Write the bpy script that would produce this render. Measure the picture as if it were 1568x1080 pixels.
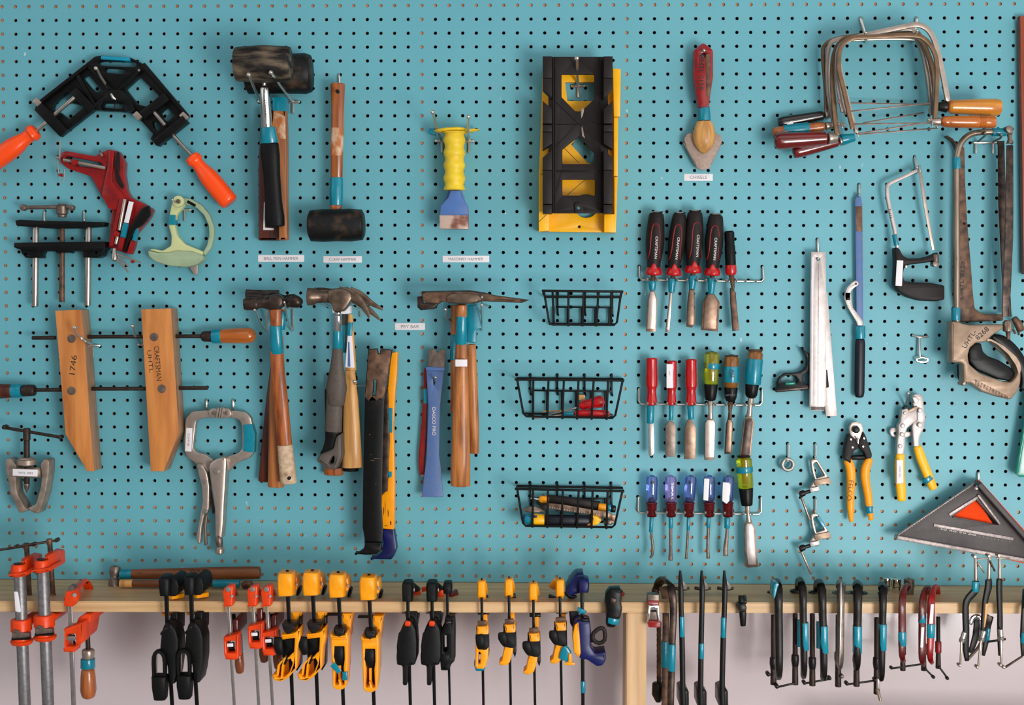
import bpy, bmesh, math, random
from mathutils import Vector, Matrix, geometry
random.seed(7)
for o in list(bpy.data.objects): bpy.data.objects.remove(o)
SC = bpy.context.scene; COL = SC.collection
R = math.radians
# ---------------- camera ----------------
FPX = 1900.0; DIST = 2.32669; Z0 = 1.55
def _rot(a, b, c):
    return Matrix.Rotation(c, 3, 'Z') @ Matrix.Rotation(b, 3, 'Y') @ Matrix.Rotation(a, 3, 'X')
_R = _rot(0.04022, 0.021, 0.00295)
def _c(v): return Vector((v[0], v[2], -v[1]))            # image axes -> world axes
RIGHT, DOWN, FWD = _c(_R[0]), _c(_R[1]), _c(_R[2])
CAM = Vector((0.06561, -DIST, 0.08447 + Z0))
cd = bpy.data.cameras.new('camera'); cam = bpy.data.objects.new('camera', cd); COL.objects.link(cam)
cd.sensor_width = 36.0; cd.lens = 36.0 * FPX / 1568.0; cd.clip_start = 0.05
m = Matrix((RIGHT, -DOWN, -FWD)).transposed().to_4x4(); m.translation = CAM; cam.matrix_world = m
cd.dof.use_dof = True; cd.dof.focus_distance = 2.27; cd.dof.aperture_fstop = 3.2
SC.camera = cam
# ---------------- light ----------------
SC.view_settings.view_transform = 'Standard'; SC.view_settings.look = 'None'
SC.view_settings.exposure = -0.07; SC.view_settings.gamma = 1.0; SC.view_settings.use_curve_mapping = False
W = bpy.data.worlds.new('room_light'); SC.world = W; W.use_nodes = True
_nt = W.node_tree; _bg = _nt.nodes['Background']
_tc = _nt.nodes.new('ShaderNodeTexCoord'); _last = None
# dim room; soft bright lobes added behind and beside the photographer for metal contrast
for _d, _lo, _hi, _v in (((0.80, -0.58, 0.10), 0.80, 0.96, 1.35), ((-0.78, -0.50, 0.38), 0.86, 0.97, 0.95), ((0.05, -0.70, 0.71), 0.90, 0.97, 0.9), ((0.0, -1.0, -0.1), -0.4, 1.0, 0.18)):
    _dp = _nt.nodes.new('ShaderNodeVectorMath'); _dp.operation = 'DOT_PRODUCT'; _dp.inputs[1].default_value = Vector(_d).normalized()
    _mr = _nt.nodes.new('ShaderNodeMapRange'); _mr.interpolation_type = 'SMOOTHSTEP'
    _mr.inputs['From Min'].default_value = _lo; _mr.inputs['From Max'].default_value = _hi
    _mr.inputs['To Min'].default_value = 0.0; _mr.inputs['To Max'].default_value = _v
    _nt.links.new(_tc.outputs['Generated'], _dp.inputs[0]); _nt.links.new(_dp.outputs['Value'], _mr.inputs['Value'])
    _ad = _nt.nodes.new('ShaderNodeMath'); _ad.operation = 'ADD'; _ad.inputs[1].default_value = 0.10
    if _last is not None: _nt.links.new(_last, _ad.inputs[1])
    _nt.links.new(_mr.outputs[0], _ad.inputs[0]); _last = _ad.outputs[0]
_nt.links.new(_last, _bg.inputs[1]); _bg.inputs[0].default_value = (0.95, 0.97, 1.0, 1)
def area(name, loc, tgt, sx, sy, power, col):
    d = bpy.data.lights.new(name, 'AREA'); d.shape = 'RECTANGLE'; d.size = sx; d.size_y = sy
    d.energy = power; d.color = col
    o = bpy.data.objects.new(name, d); COL.objects.link(o); o.location = loc
    o.rotation_euler = (Vector(tgt) - Vector(loc)).to_track_quat('-Z', 'Y').to_euler(); return o
area('window_light', (1.45, -2.85, Z0 - 0.72), (0.0, 0, Z0), 0.9, 0.95, 62, (1.0, 0.985, 0.965))
area('sheen_fill_light', (1.0, -2.9, Z0 + 0.25), (0.1, 0, Z0 - 0.1), 1.5, 1.3, 13, (1.0, 0.97, 0.95))  # area light added to raise the board's sheen and brightness on the right

# ---------------- pixel view -> world ----------------
OX, OY, SV = 0.0, 0.0, 1.0
def V(v, dx=0.0, dy=0.0, k=1.0):
    """set the frame in which outlines are given: origin and scale of a measured crop, optionally shifted (in crop units)"""
    global OX, OY, SV
    ox, oy, s = v; OX = ox + dx / s; OY = oy + dy / s; SV = s / k
A1=(0,60,3.8575);A2=(0,200,3.8575);A3=(0,450,3.8575);A4=(0,600,3.8575)
B1=(330,50,5.4);B2=(330,220,5.4);B3=(350,420,5.4);B4=(350,600,4.0);B5=(590,420,5.4);B6=(590,590,5.4);B7=(620,160,4.156);B8=(780,60,3.375)
C1=(770,420,7.467);C2=(770,560,7.467);C3=(770,720,7.467);C4=(960,300,4.909);C5=(960,520,5.4);C6=(960,680,5.4);C7=(1000,50,4.32);C8=(1160,10,3.843)
D1=(1340,170,4.696);D2=(1340,380,4.5);D3=(1170,270,5.684);D4=(1170,450,5.143);D5=(1270,580,4.695);D6=(1180,660,4.696);D7=(1350,700,5.4);D8=(1400,0,9)
E1=(0,810,4.0);E2=(150,850,4.696);E3=(400,850,4.696);E4=(590,850,4.696);E5=(710,860,4.909);E6=(930,850,4.696);E7=(1120,860,4.909);E8=(1330,840,4.5)
FULL=(0,0,1)
def P(x, y, d=0.0):
    """world point seen at (x, y) of the current view and lying d millimetres in front of the board"""
    px, py = OX + x / SV, OY + y / SV
    r = FWD + RIGHT * ((px - 784) / FPX) + DOWN * ((py - 540) / FPX)
    return CAM + r * ((-d * 0.001 - CAM.y) / r.y)
def LEN(r, d=0.0): return r / SV * (DIST - d * 0.001) / FPX

# ---------------- materials ----------------
def s2l(c): return tuple(((v / 255) / 12.92 if v <= 10 else (((v / 255) + 0.055) / 1.055) ** 2.4) for v in c) + (1.0,)
def mat(name, c, rough=0.5, metal=0.0, c2=None, amt=0.5, scale=60.0, stretch=(1, 1, 1), coat=0.0, trans=0.0, bump=0.0, detail=4.0, lo=0.35, hi=0.7, spec=0.4):
    m = bpy.data.materials.new(name); m.use_nodes = True; nt = m.node_tree; b = nt.nodes['Principled BSDF']
    b.inputs['Base Color'].default_value = s2l(c); b.inputs['Roughness'].default_value = rough; b.inputs['Metallic'].default_value = metal
    b.inputs['Specular IOR Level'].default_value = spec
    if coat: b.inputs['Coat Weight'].default_value = coat; b.inputs['Coat Roughness'].default_value = 0.12
    if trans: b.inputs['Transmission Weight'].default_value = trans; b.inputs['IOR'].default_value = 1.45
    if c2 or bump:
        tc = nt.nodes.new('ShaderNodeTexCoord'); mp = nt.nodes.new('ShaderNodeMapping'); nz = nt.nodes.new('ShaderNodeTexNoise')
        mp.inputs['Scale'].default_value = stretch; nz.inputs['Scale'].default_value = scale; nz.inputs['Detail'].default_value = detail
        nt.links.new(tc.outputs['Object'], mp.inputs[0]); nt.links.new(mp.outputs[0], nz.inputs['Vector'])
        if c2:
            rp = nt.nodes.new('ShaderNodeValToRGB'); rp.color_ramp.elements[0].position = lo; rp.color_ramp.elements[1].position = hi
            rp.color_ramp.elements[0].color = s2l(c); a = s2l(c); z = s2l(c2)
            rp.color_ramp.elements[1].color = tuple(a[i] * (1 - amt) + z[i] * amt for i in range(4))
            nt.links.new(nz.outputs[0], rp.inputs[0]); nt.links.new(rp.outputs[0], b.inputs['Base Color'])
        if bump:
            bp = nt.nodes.new('ShaderNodeBump'); bp.inputs['Strength'].default_value = bump; bp.inputs['Distance'].default_value = 0.002
            nt.links.new(nz.outputs[0], bp.inputs['Height']); nt.links.new(bp.outputs[0], b.inputs['Normal'])
    return m
def wood(name, c, c2, st=(1, 1, 0.08), scale=120.0, rough=0.45, coat=0.15, amt=0.8):
    return mat(name, c, rough, 0, c2, amt, scale, st, coat=coat, bump=0.12, lo=0.4, hi=0.64, detail=6)
M = {}
M['board'] = mat('teal_painted_hardboard', (101, 169, 180), 0.46, 0, (93, 163, 176), 0.8, 5.0, spec=0.42)
def board_scuffs():
    nt = M['board'].node_tree; b = nt.nodes['Principled BSDF']; src = b.inputs['Base Color'].links[0].from_socket
    tc = nt.nodes.new('ShaderNodeTexCoord'); mp = nt.nodes.new('ShaderNodeMapping'); mp.inputs['Scale'].default_value = (1.0, 1, 0.6)
    nz = nt.nodes.new('ShaderNodeTexNoise'); nz.inputs['Scale'].default_value = 55; nz.inputs['Detail'].default_value = 3
    rp = nt.nodes.new('ShaderNodeValToRGB'); rp.color_ramp.elements[0].position = 0.735; rp.color_ramp.elements[1].position = 0.77
    mx = nt.nodes.new('ShaderNodeMix'); mx.data_type = 'RGBA'; mx.inputs[7].default_value = s2l((190, 208, 206))
    nt.links.new(tc.outputs['Object'], mp.inputs[0]); nt.links.new(mp.outputs[0], nz.inputs['Vector']); nt.links.new(nz.outputs[0], rp.inputs[0])
    nt.links.new(rp.outputs[0], mx.inputs[0]); nt.links.new(src, mx.inputs[6]); nt.links.new(mx.outputs[2], b.inputs['Base Color'])
board_scuffs()
M['board_core'] = mat('raw_hardboard', (160, 122, 94), 0.8, 0, (120, 88, 66), 0.6, 200)
M['stud'] = mat('furring_wood', (206, 156, 116), 0.7, 0, (160, 112, 78), 0.7, 80, (1, 1, 0.2))
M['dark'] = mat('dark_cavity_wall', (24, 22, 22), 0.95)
M['pine'] = wood('pine_board', (214, 176, 128), (186, 142, 94), (0.05, 1, 1), 60, 0.5, 0.1)
M['pinev'] = wood('pine_upright', (216, 178, 134), (190, 148, 104), (1, 1, 0.05), 60, 0.5, 0.1)
M['white_wall'] = mat('glossy_white_panel', (206, 191, 192), 0.16, 0, (196, 180, 180), 0.6, 3.0, spec=0.7)
M['black'] = mat('black_paint', (8, 8, 8), 0.36, 0, (20, 18, 17), 0.7, 90, bump=0.05, spec=0.2)
M['blackm'] = mat('black_oxide_steel', (14, 11, 10), 0.38, 0.0, (36, 28, 24), 0.7, 110, bump=0.08, spec=0.3)
M['rubber'] = mat('black_rubber', (9, 9, 9), 0.5, 0, (18, 17, 16), 0.6, 160, bump=0.1, spec=0.2)
M['malletw'] = mat('scuffed_black_rubber', (26, 22, 20), 0.6, 0, (150, 128, 104), 0.85, 34, (0.55, 1, 2.2), bump=0.12, lo=0.44, hi=0.8, spec=0.3, detail=8)
M['malletb'] = mat('worn_black_rubber', (14, 12, 11), 0.5, 0, (110, 84, 62), 0.6, 40, bump=0.12, lo=0.52, hi=0.85, spec=0.3, detail=8)
M['steel'] = mat('bright_steel', (176, 168, 160), 0.3, 0.85, (150, 142, 134), 0.6, 120)
M['zinc'] = mat('zinc_wire', (206, 200, 192), 0.28, 0.85)
M['chrome'] = mat('chrome', (226, 222, 218), 0.1, 1.0)
M['gsteel'] = mat('dull_grey_steel', (128, 112, 102), 0.4, 0.6, (78, 66, 58), 0.7, 80, bump=0.05, detail=8)
M['nickel'] = mat('nickel_plated_steel', (178, 162, 150), 0.33, 0.7, (150, 134, 124), 0.5, 60)
M['rsteel'] = mat('rusty_brown_steel', (62, 44, 34), 0.5, 0.35, (132, 96, 72), 0.8, 70, bump=0.1, detail=8)
M['dsteel'] = mat('dark_forged_steel', (38, 30, 28), 0.36, 0.55, (104, 82, 68), 0.6, 70, bump=0.1, detail=8)
M['csteel'] = mat('worn_claw_steel', (120, 100, 84), 0.34, 0.6, (60, 42, 32), 0.8, 70, bump=0.08, detail=8)
M['screw'] = mat('dark_threaded_steel', (44, 32, 27), 0.5, 0.4, (74, 56, 46), 0.5, 200)
M['wood'] = wood('oiled_hickory', (172, 92, 38), (104, 46, 16), amt=0.9)
M['woodl'] = wood('pale_ash', (212, 158, 90), (166, 112, 56))
M['woodd'] = wood('dark_walnut_stained_handle', (92, 36, 16), (48, 18, 9))
M['woodm'] = wood('tan_hickory', (178, 110, 56), (126, 68, 28))
M['maple'] = wood('maple_jaw', (206, 132, 66), (160, 88, 36), (1, 1, 0.1), 50)
M['mapleside'] = wood('darker_maple_edge', (160, 118, 84), (130, 90, 60), (1, 1, 0.1), 90)
M['woodh'] = wood('varnished_handle', (198, 108, 32), (140, 64, 14), (0.08, 1, 1), 90, 0.28, 0.6)
M['woodhv'] = wood('varnished_upright_handle', (178, 100, 46), (114, 54, 20), (1, 1, 0.08), 90, 0.3, 0.4)
M['redwood'] = wood('red_varnished_wood', (112, 20, 12), (58, 8, 6), (0.08, 1, 1), 90, 0.2, 0.8)
M['blackwood'] = wood('black_varnished_wood', (28, 14, 10), (10, 6, 5), (0.08, 1, 1), 90, 0.22, 0.7)
M['worn'] = mat('paint_flecked_wood', (206, 180, 150), 0.6, 0, (160, 120, 84), 0.7, 120)
M['brownboard'] = wood('brown_stained_board', (150, 66, 32), (112, 42, 20), (1, 1, 0.1), 80)
M['tape'] = mat('teal_tape', (0, 118, 138), 0.26, 0, (0, 138, 156), 0.6, 60, coat=0.3, bump=0.2)
M['red'] = mat('red_enamel', (150, 10, 10), 0.32, 0, (96, 8, 8), 0.7, 50, coat=0.2)
M['redp'] = mat('red_plastic', (186, 10, 16), 0.28, 0, (160, 8, 12), 0.5, 40, coat=0.3)
M['dred'] = mat('dark_red_enamel', (96, 16, 12), 0.35, 0, (62, 16, 12), 0.7, 80, coat=0.2)
M['orange'] = mat('orange_enamel', (232, 66, 8), 0.4, 0, (184, 46, 6), 0.5, 70, coat=0.05, spec=0.3)
M['orangep'] = mat('bright_orange_plastic', (255, 78, 12), 0.3, coat=0.15)
M['yellow'] = mat('yellow_plastic', (252, 184, 4), 0.38, 0, (240, 166, 4), 0.5, 50)
M['dyellow'] = mat('amber_yellow_plastic', (250, 160, 2), 0.38, 0, (236, 142, 2), 0.5, 50)
M['ygrip'] = mat('lemon_rubber', (240, 206, 50), 0.42, 0, (214, 170, 30), 0.6, 50)
M['blue'] = mat('blue_paint', (72, 112, 172), 0.4, 0, (90, 104, 150), 0.6, 60)
M['bluew'] = mat('worn_blue_paint', (68, 104, 162), 0.45, 0.0, (96, 108, 136), 0.7, 120, lo=0.3, hi=0.7)
M['navy'] = mat('navy_plastic', (12, 20, 84), 0.35, 0, (8, 14, 58), 0.5, 40, spec=0.35)
M['dnavy'] = mat('dark_navy_grip', (12, 15, 28), 0.4, spec=0.35)
M['gplastic'] = mat('pale_green_plastic', (196, 200, 142), 0.42, 0, (176, 190, 142), 0.6, 25)
M['gplastic2'] = mat('faded_green_plastic', (158, 176, 140), 0.5, 0, (122, 142, 112), 0.6, 25)
M['silver'] = mat('silver_aluminium', (188, 178, 174), 0.38, 0.4, (150, 138, 132), 0.6, 60)
M['white'] = mat('white_paper', (228, 222, 224), 0.6)
M['ink'] = mat('black_ink', (30, 28, 28), 0.6)
M['inkg'] = mat('grey_ink', (104, 98, 100), 0.6)
M['inkw'] = mat('white_ink', (220, 210, 200), 0.5)
M['bronze'] = mat('tan_painted_frame', (160, 134, 112), 0.38, 0.3, (124, 98, 78), 0.7, 50, detail=6)
M['bronzes'] = mat('nickel_bronze_tube', (160, 140, 122), 0.28, 0.8, (110, 92, 78), 0.6, 90, (1, 1, 0.2))
M['dkpl'] = mat('charcoal_plastic', (31, 25, 24), 0.5, 0, (40, 33, 31), 0.5, 40, spec=0.2)
M['greygrip'] = mat('grey_rubber_grip', (88, 78, 70), 0.55, 0, (66, 58, 52), 0.5, 200, bump=0.15, spec=0.3)
M['gcast'] = mat('grey_anodised_aluminium', (62, 55, 54), 0.5, 0.15, (76, 68, 66), 0.5, 150)
M['gcastl'] = mat('worn_bare_aluminium', (172, 158, 154), 0.42, 0.35, (104, 92, 90), 0.7, 200)
M['clearblue'] = mat('clear_blue_acetate', (128, 150, 222), 0.06, coat=0.6, trans=0.92)
M['clearpurple'] = mat('clear_lilac_acetate', (176, 160, 226), 0.1, coat=0.6, trans=0.8)
M['clearyel'] = mat('clear_lime_acetate', (214, 214, 10), 0.08, coat=0.6, trans=0.8)
M['amber'] = mat('amber_acetate', (150, 92, 24), 0.15, coat=0.6, trans=0.35)
M['maroon'] = mat('maroon_collar', (92, 10, 14), 0.3, coat=0.4)
M['green'] = mat('emerald_plastic', (20, 150, 124), 0.2, coat=0.5, trans=0.3)
M['teal_rub'] = mat('teal_rubber_strip', (0, 140, 170), 0.4)
M['galv'] = mat('galvanised_pipe', (136, 132, 132), 0.42, 0.6, (100, 96, 98), 0.7, 140, bump=0.06)
M['woodb'] = wood('brown_hammer_handle', (132, 76, 38), (76, 38, 16), (0.08, 1, 1), 100, amt=0.9)
M['bframe'] = mat('brown_bronzed_frame', (126, 98, 74), 0.34, 0.55, (90, 68, 50), 0.7, 60)
M['woody'] = wood('yellow_varnished_handle', (216, 142, 48), (182, 104, 26), (0.08, 1, 1), 70, 0.25, 0.6)
M['orangem'] = mat('matte_orange_plastic', (248, 70, 8), 0.65, spec=0.12)
M['wornwood'] = mat('paint_flecked_brown_wood', (174, 100, 48), 0.5, 0, (214, 186, 156), 0.85, 60, (1, 1, 0.5), lo=0.46, hi=0.6, detail=8)
M['bareedge'] = mat('bare_rusted_edge', (200, 172, 156), 0.45, 0.2, (112, 50, 34), 0.9, 26, lo=0.5, hi=0.62, detail=8)
M['cast'] = mat('cast_grey_brown_metal', (160, 142, 128), 0.42, 0.45, (104, 88, 76), 0.7, 60, bump=0.1, detail=8)
M['tangrit'] = mat('gritty_tan_steel', (164, 142, 128), 0.55, 0.2, (134, 114, 102), 0.6, 200)
M['woodt'] = wood('tan_grained_hickory', (186, 116, 58), (128, 70, 28), amt=0.9)
M['spatina'] = mat('polished_blade_steel', (196, 180, 170), 0.3, 0.7, (170, 150, 138), 0.6, 70)
M['bblade'] = mat('brown_tarnished_blade', (112, 88, 72), 0.36, 0.7, (150, 126, 108), 0.6, 90)

# ---------------- things and parts ----------------
ROOTS = []; CUR = None
def T(name, label, cat, group=None):
    """start a thing: an Empty that parents every part made until the next T"""
    global CUR
    o = bpy.data.objects.new(name, None); o.empty_display_size = 0.02; COL.objects.link(o)
    o['label'] = label; o['category'] = cat
    if group: o['group'] = group
    ROOTS.append(o); CUR = o; return o
def structure():
    global CUR
    CUR = None
SUBS = {'lettering', 'collar_print', 'graduation', 'tooth', 'grip_rib', 'bar_knob', 'pad_rivet', 'hanging_hole', 'bar_socket', 'grip_ring', 'grip_dimple', 'sticker_print', 'groove', 'saw_groove', 'centre_groove', 'scale_strip', 'drive_hole', 'blade_face', 'floor_ridge', 'scratch'}
LAST = None
def link(name, me, material, par=None, label=None):
    global LAST
    o = bpy.data.objects.new(name, me); COL.objects.link(o)
    me.materials.clear(); me.materials.append(M[material] if isinstance(material, str) else material)
    p = par or CUR
    if name in SUBS and CUR is not None and par is None and LAST is not None and LAST.parent == CUR: p = LAST
    elif name not in SUBS and par is None: LAST = o
    if p is not None: o.parent = p
    else: o['kind'] = 'structure'
    if label: o['label'] = label
    return o
def smooth(me, ang=0.7):
    for p in me.polygons: p.use_smooth = True
    try: me.set_sharp_from_angle(angle=ang)
    except Exception: pass
def mesh_from(verts, faces, sm=True, ang=0.7):
    me = bpy.data.meshes.new('m'); me.from_pydata([tuple(v) for v in verts], [], faces)
    bm = bmesh.new(); bm.from_mesh(me); bmesh.ops.recalc_face_normals(bm, faces=bm.faces); bm.to_mesh(me); bm.free()
    if sm: smooth(me, ang)
    return me
def cr_(p, k):
    """catmull-rom through rows of equal length"""
    if k < 2 or len(p) < 3: return p
    out = []
    n = len(p)
    for i in range(n - 1):
        a, b, c, d = p[max(i - 1, 0)], p[i], p[i + 1], p[min(i + 2, n - 1)]
        for j in range(k):
            t = j / k
            out.append(tuple(0.5 * (2 * b[q] + (c[q] - a[q]) * t + (2 * a[q] - 5 * b[q] + 4 * c[q] - d[q]) * t * t + (3 * b[q] - a[q] - 3 * c[q] + d[q]) * t ** 3) for q in range(len(b))))
    out.append(p[-1]); return out
def sweep_mesh(pts, k=1, n=2.0, seg=14, cap=0.15, closed=False):
    rows = []
    for q in pts:
        x, y, d, r = q[:4]; rv = q[4] if len(q) > 4 else r
        w = P(x, y, d); rows.append((w.x, w.y, w.z, LEN(r, d), LEN(rv, d)))
    if closed: rows = rows[-1:] + rows + rows[:2]
    rows = cr_(rows, k)
    if closed: rows = rows[max(k, 1):-max(k, 1) - (0 if k > 1 else 0)]
    if closed:
        rows = rows if (Vector(rows[0][:3]) - Vector(rows[-1][:3])).length > 1e-6 else rows[:-1]
    N = len(rows); C = [Vector(r[:3]) for r in rows]; tg = []
    for i in range(N):
        if closed: t = C[(i + 1) % N] - C[i - 1]
        else: t = C[min(i + 1, N - 1)] - C[max(i - 1, 0)]
        tg.append(t.normalized() if t.length > 1e-9 else Vector((0, 0, 1)))
    rnd = all(abs(r[3] - r[4]) < 1e-7 for r in rows) and n == 2
    v = Vector((0, -1, 0)); v = v - tg[0] * v.dot(tg[0])
    if v.length < 0.15: v = Vector((0, 0, 1)) - tg[0] * tg[0].z
    v.normalize(); verts = []; rings = []
    ring = []
    def addring(c, t, v, ru, rv):
        u = t.cross(v).normalized(); idx = []
        for s in range(seg):
            a = 2 * math.pi * (s + 0.5) / seg; ca, sa = math.cos(a), math.sin(a)
            e = 2.0 / n
            px = math.copysign(abs(ca) ** e, ca) * ru; pv = math.copysign(abs(sa) ** e, sa) * rv
            idx.append(len(verts)); verts.append(c + u * px + v * pv)
        rings.append(idx)
    fr = []
    for i in range(N):
        if rnd or i == 0: v2 = v - tg[i] * v.dot(tg[i])
        else:
            f = Vector((0, -1, 0)); v2 = f - tg[i] * f.dot(tg[i])
            if v2.length < 0.3: v2 = v - tg[i] * v.dot(tg[i])
        v = v2.normalized(); fr.append(v)
    def capring(i, sgn):
        ru, rv = rows[i][3], rows[i][4]; L = min(ru, rv) * cap
        st = 4 if cap > 0.4 else 2
        A = [(j / st) * math.pi / 2 * (0.97 if cap > 0.4 else 0.6) for j in range(1, st + 1)]
        base = C[i] - tg[i] * sgn * L          # rounding happens inside the given length
        R_ = [(math.sin(a), math.cos(a)) for a in A]
        return [(base + tg[i] * sgn * L * s, tg[i], fr[i], ru * (c if cap > 0.4 else 1 - cap * 0.5 * (1 - c) * 3), rv * (c if cap > 0.4 else 1 - cap * 0.5 * (1 - c) * 3)) for s, c in R_], base
    if closed:
        for i in range(N): addring(C[i], tg[i], fr[i], rows[i][3], rows[i][4])
    else:
        r0, b0 = capring(0, -1); r1, b1 = capring(N - 1, 1)
        for q in reversed(r0): addring(*q)
        for i in range(N):
            c = b0 if i == 0 else (b1 if i == N - 1 else C[i])
            addring(c, tg[i], fr[i], rows[i][3], rows[i][4])
        for q in r1: addring(*q)
    faces = []; K = len(rings)
    for i in range(K if closed else K - 1):
        a, b = rings[i], rings[(i + 1) % K]
        for s in range(seg): faces.append((a[s], a[(s + 1) % seg], b[(s + 1) % seg], b[s]))
    if not closed: faces.append(tuple(rings[0][::-1])); faces.append(tuple(rings[-1]))
    return mesh_from(verts, faces)
def sw(name, material, pts, k=1, n=2.0, seg=14, cap=0.15, closed=False, par=None, label=None):
    return link(name, sweep_mesh(pts, k, n, seg, cap, closed), material, par, label)
def lathe(name, material, a, b, prof, d=None, n=2.0, seg=18, cap=0.3, par=None, flat=1.0, k=1, label=None):
    """solid of revolution from a=(x,y,d) to b=(x,y,d); prof = [(t, r), ...]"""
    pts = [(a[0] + (b[0] - a[0]) * t, a[1] + (b[1] - a[1]) * t, a[2] + (b[2] - a[2]) * t, r, r * flat) for t, r in prof]
    return sw(name, material, pts, k, n, seg, cap, False, par, label)
def chaikin(p, it):
    for _ in range(it):
        q = []
        for i in range(len(p)):
            a, b = p[i], p[(i + 1) % len(p)]
            q += [(a[0] * .75 + b[0] * .25, a[1] * .75 + b[1] * .25), (a[0] * .25 + b[0] * .75, a[1] * .25 + b[1] * .75)]
        p = q
    return p
def rcorner(p, r):
    """round each corner of a polygon with radius about r (view units)"""
    out = []; n = len(p)
    for i in range(n):
        a, b, c = Vector(p[i - 1]), Vector(p[i]), Vector(p[(i + 1) % n])
        u = (a - b); v = (c - b); L = min(r, u.length * .45, v.length * .45)
        if L < 1e-6 : out.append(tuple(b)); continue
        s = b + u.normalized() * L; e = b + v.normalized() * L
        for t in (0, .33, .67, 1):
            q = s.lerp(b, t).lerp(b.lerp(e, t), t); out.append((q.x, q.y))
    return out
def circ(x, y, r, n=20, ry=None): return [(x + r * math.cos(2 * math.pi * i / n), y + (ry or r) * math.sin(2 * math.pi * i / n)) for i in range(n)]
def plate_mesh(outs, d0, d1, bev=0.4):
    cu = bpy.data.curves.new('c', 'CURVE'); cu.dimensions = '2D'; cu.fill_mode = 'BOTH'
    b = min(bev, (d1 - d0) * 0.3) * 0.001
    cu.extrude = (d1 - d0) * 0.0005 - b; cu.bevel_depth = b; cu.bevel_resolution = 1; cu.offset = -b
    for o in outs:
        sp = cu.splines.new('POLY'); sp.points.add(len(o) - 1); sp.use_cyclic_u = True
        for i, q in enumerate(o):
            w = P(q[0], q[1], d1); sp.points[i].co = (w.x, w.z, 0, 1)
    ob = bpy.data.objects.new('tmp', cu); me = bpy.data.meshes.new_from_object(ob)
    bpy.data.objects.remove(ob); bpy.data.curves.remove(cu)
    yc = -(d0 + d1) * 0.0005
    me.transform(Matrix(((1, 0, 0, 0), (0, 0, -1, yc), (0, 1, 0, 0), (0, 0, 0, 1))))
    bm = bmesh.new(); bm.from_mesh(me); bmesh.ops.remove_doubles(bm, verts=bm.verts, dist=1e-6); bmesh.ops.recalc_face_normals(bm, faces=bm.faces); bm.to_mesh(me); bm.free()
    smooth(me, 0.6); return me
def pl(name, material, d0, d1, out, *holes, r=0, ch=0, bev=0.4, par=None, label=None):
    outs = [out] + list(holes)
    if r: outs = [rcorner(o, r) for o in outs]
    if ch: outs = [chaikin(o, ch) for o in outs]
    return link(name, plate_mesh(outs, d0, d1, bev), material, par, label)
def line(x0, y0, x1, y1, w):
    dx, dy = x1 - x0, y1 - y0; L = math.hypot(dx, dy); nx, ny = -dy / L * w / 2, dx / L * w / 2
    return [(x0 + nx, y0 + ny), (x1 + nx, y1 + ny), (x1 - nx, y1 - ny), (x0 - nx, y0 - ny)]
def bar(name, material, x0, y0, x1, y1, w, d0, d1, r=0, bev=0.4, par=None, label=None):
    return pl(name, material, d0, d1, line(x0, y0, x1, y1, w), r=r, bev=bev, par=par, label=label)
def disc(name, material, x, y, rad, d0, d1, bev=0.4, par=None, hole=0, label=None):
    o = [circ(x, y, rad)]
    if hole: o.append(circ(x, y, hole))
    return link(name, plate_mesh(o, d0, d1, bev), material, par, label)
def rect(x0, y0, x1, y1): return [(x0, y0), (x1, y0), (x1, y1), (x0, y1)]
def text(name, s, material, x, y, d, h, ang=0, par=None, w=None, sx=1.0, thick=0.08):
    """lettering centred at (x, y), cap height h in view units, turned clockwise by ang degrees"""
    cu = bpy.data.curves.new('t', 'FONT'); cu.body = s; cu.size = 1.0; cu.align_x = 'CENTER'; cu.align_y = 'CENTER'
    ob = bpy.data.objects.new('tmp', cu); me = bpy.data.meshes.new_from_object(ob)
    bpy.data.objects.remove(ob); bpy.data.curves.remove(cu)
    xs = [v.co.x for v in me.vertices]; ys = [v.co.y for v in me.vertices]
    cx, cy = (min(xs) + max(xs)) / 2, (min(ys) + max(ys)) / 2
    k = LEN(h, d) / (max(ys) - min(ys)); kx = k * sx
    if w: kx = LEN(w, d) / (max(xs) - min(xs))
    c = P(x, y, d); a = -R(ang); ca, sa = math.cos(a), math.sin(a)
    for v in me.vertices:
        u, t = (v.co.x - cx) * kx, (v.co.y - cy) * k
        v.co = (c.x + u * ca - t * sa, c.y, c.z + u * sa + t * ca)
    return link(name, me, material, par)
def coil(a, b, r, turns, wire, seg=8):
    A, B = Vector(a), Vector(b)
    return [(A.x + (B.x - A.x) * t, A.y + (B.y - A.y) * t, A.z + (B.z - A.z) * t) for t in [i / (turns * 6) for i in range(turns * 6)]]
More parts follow.
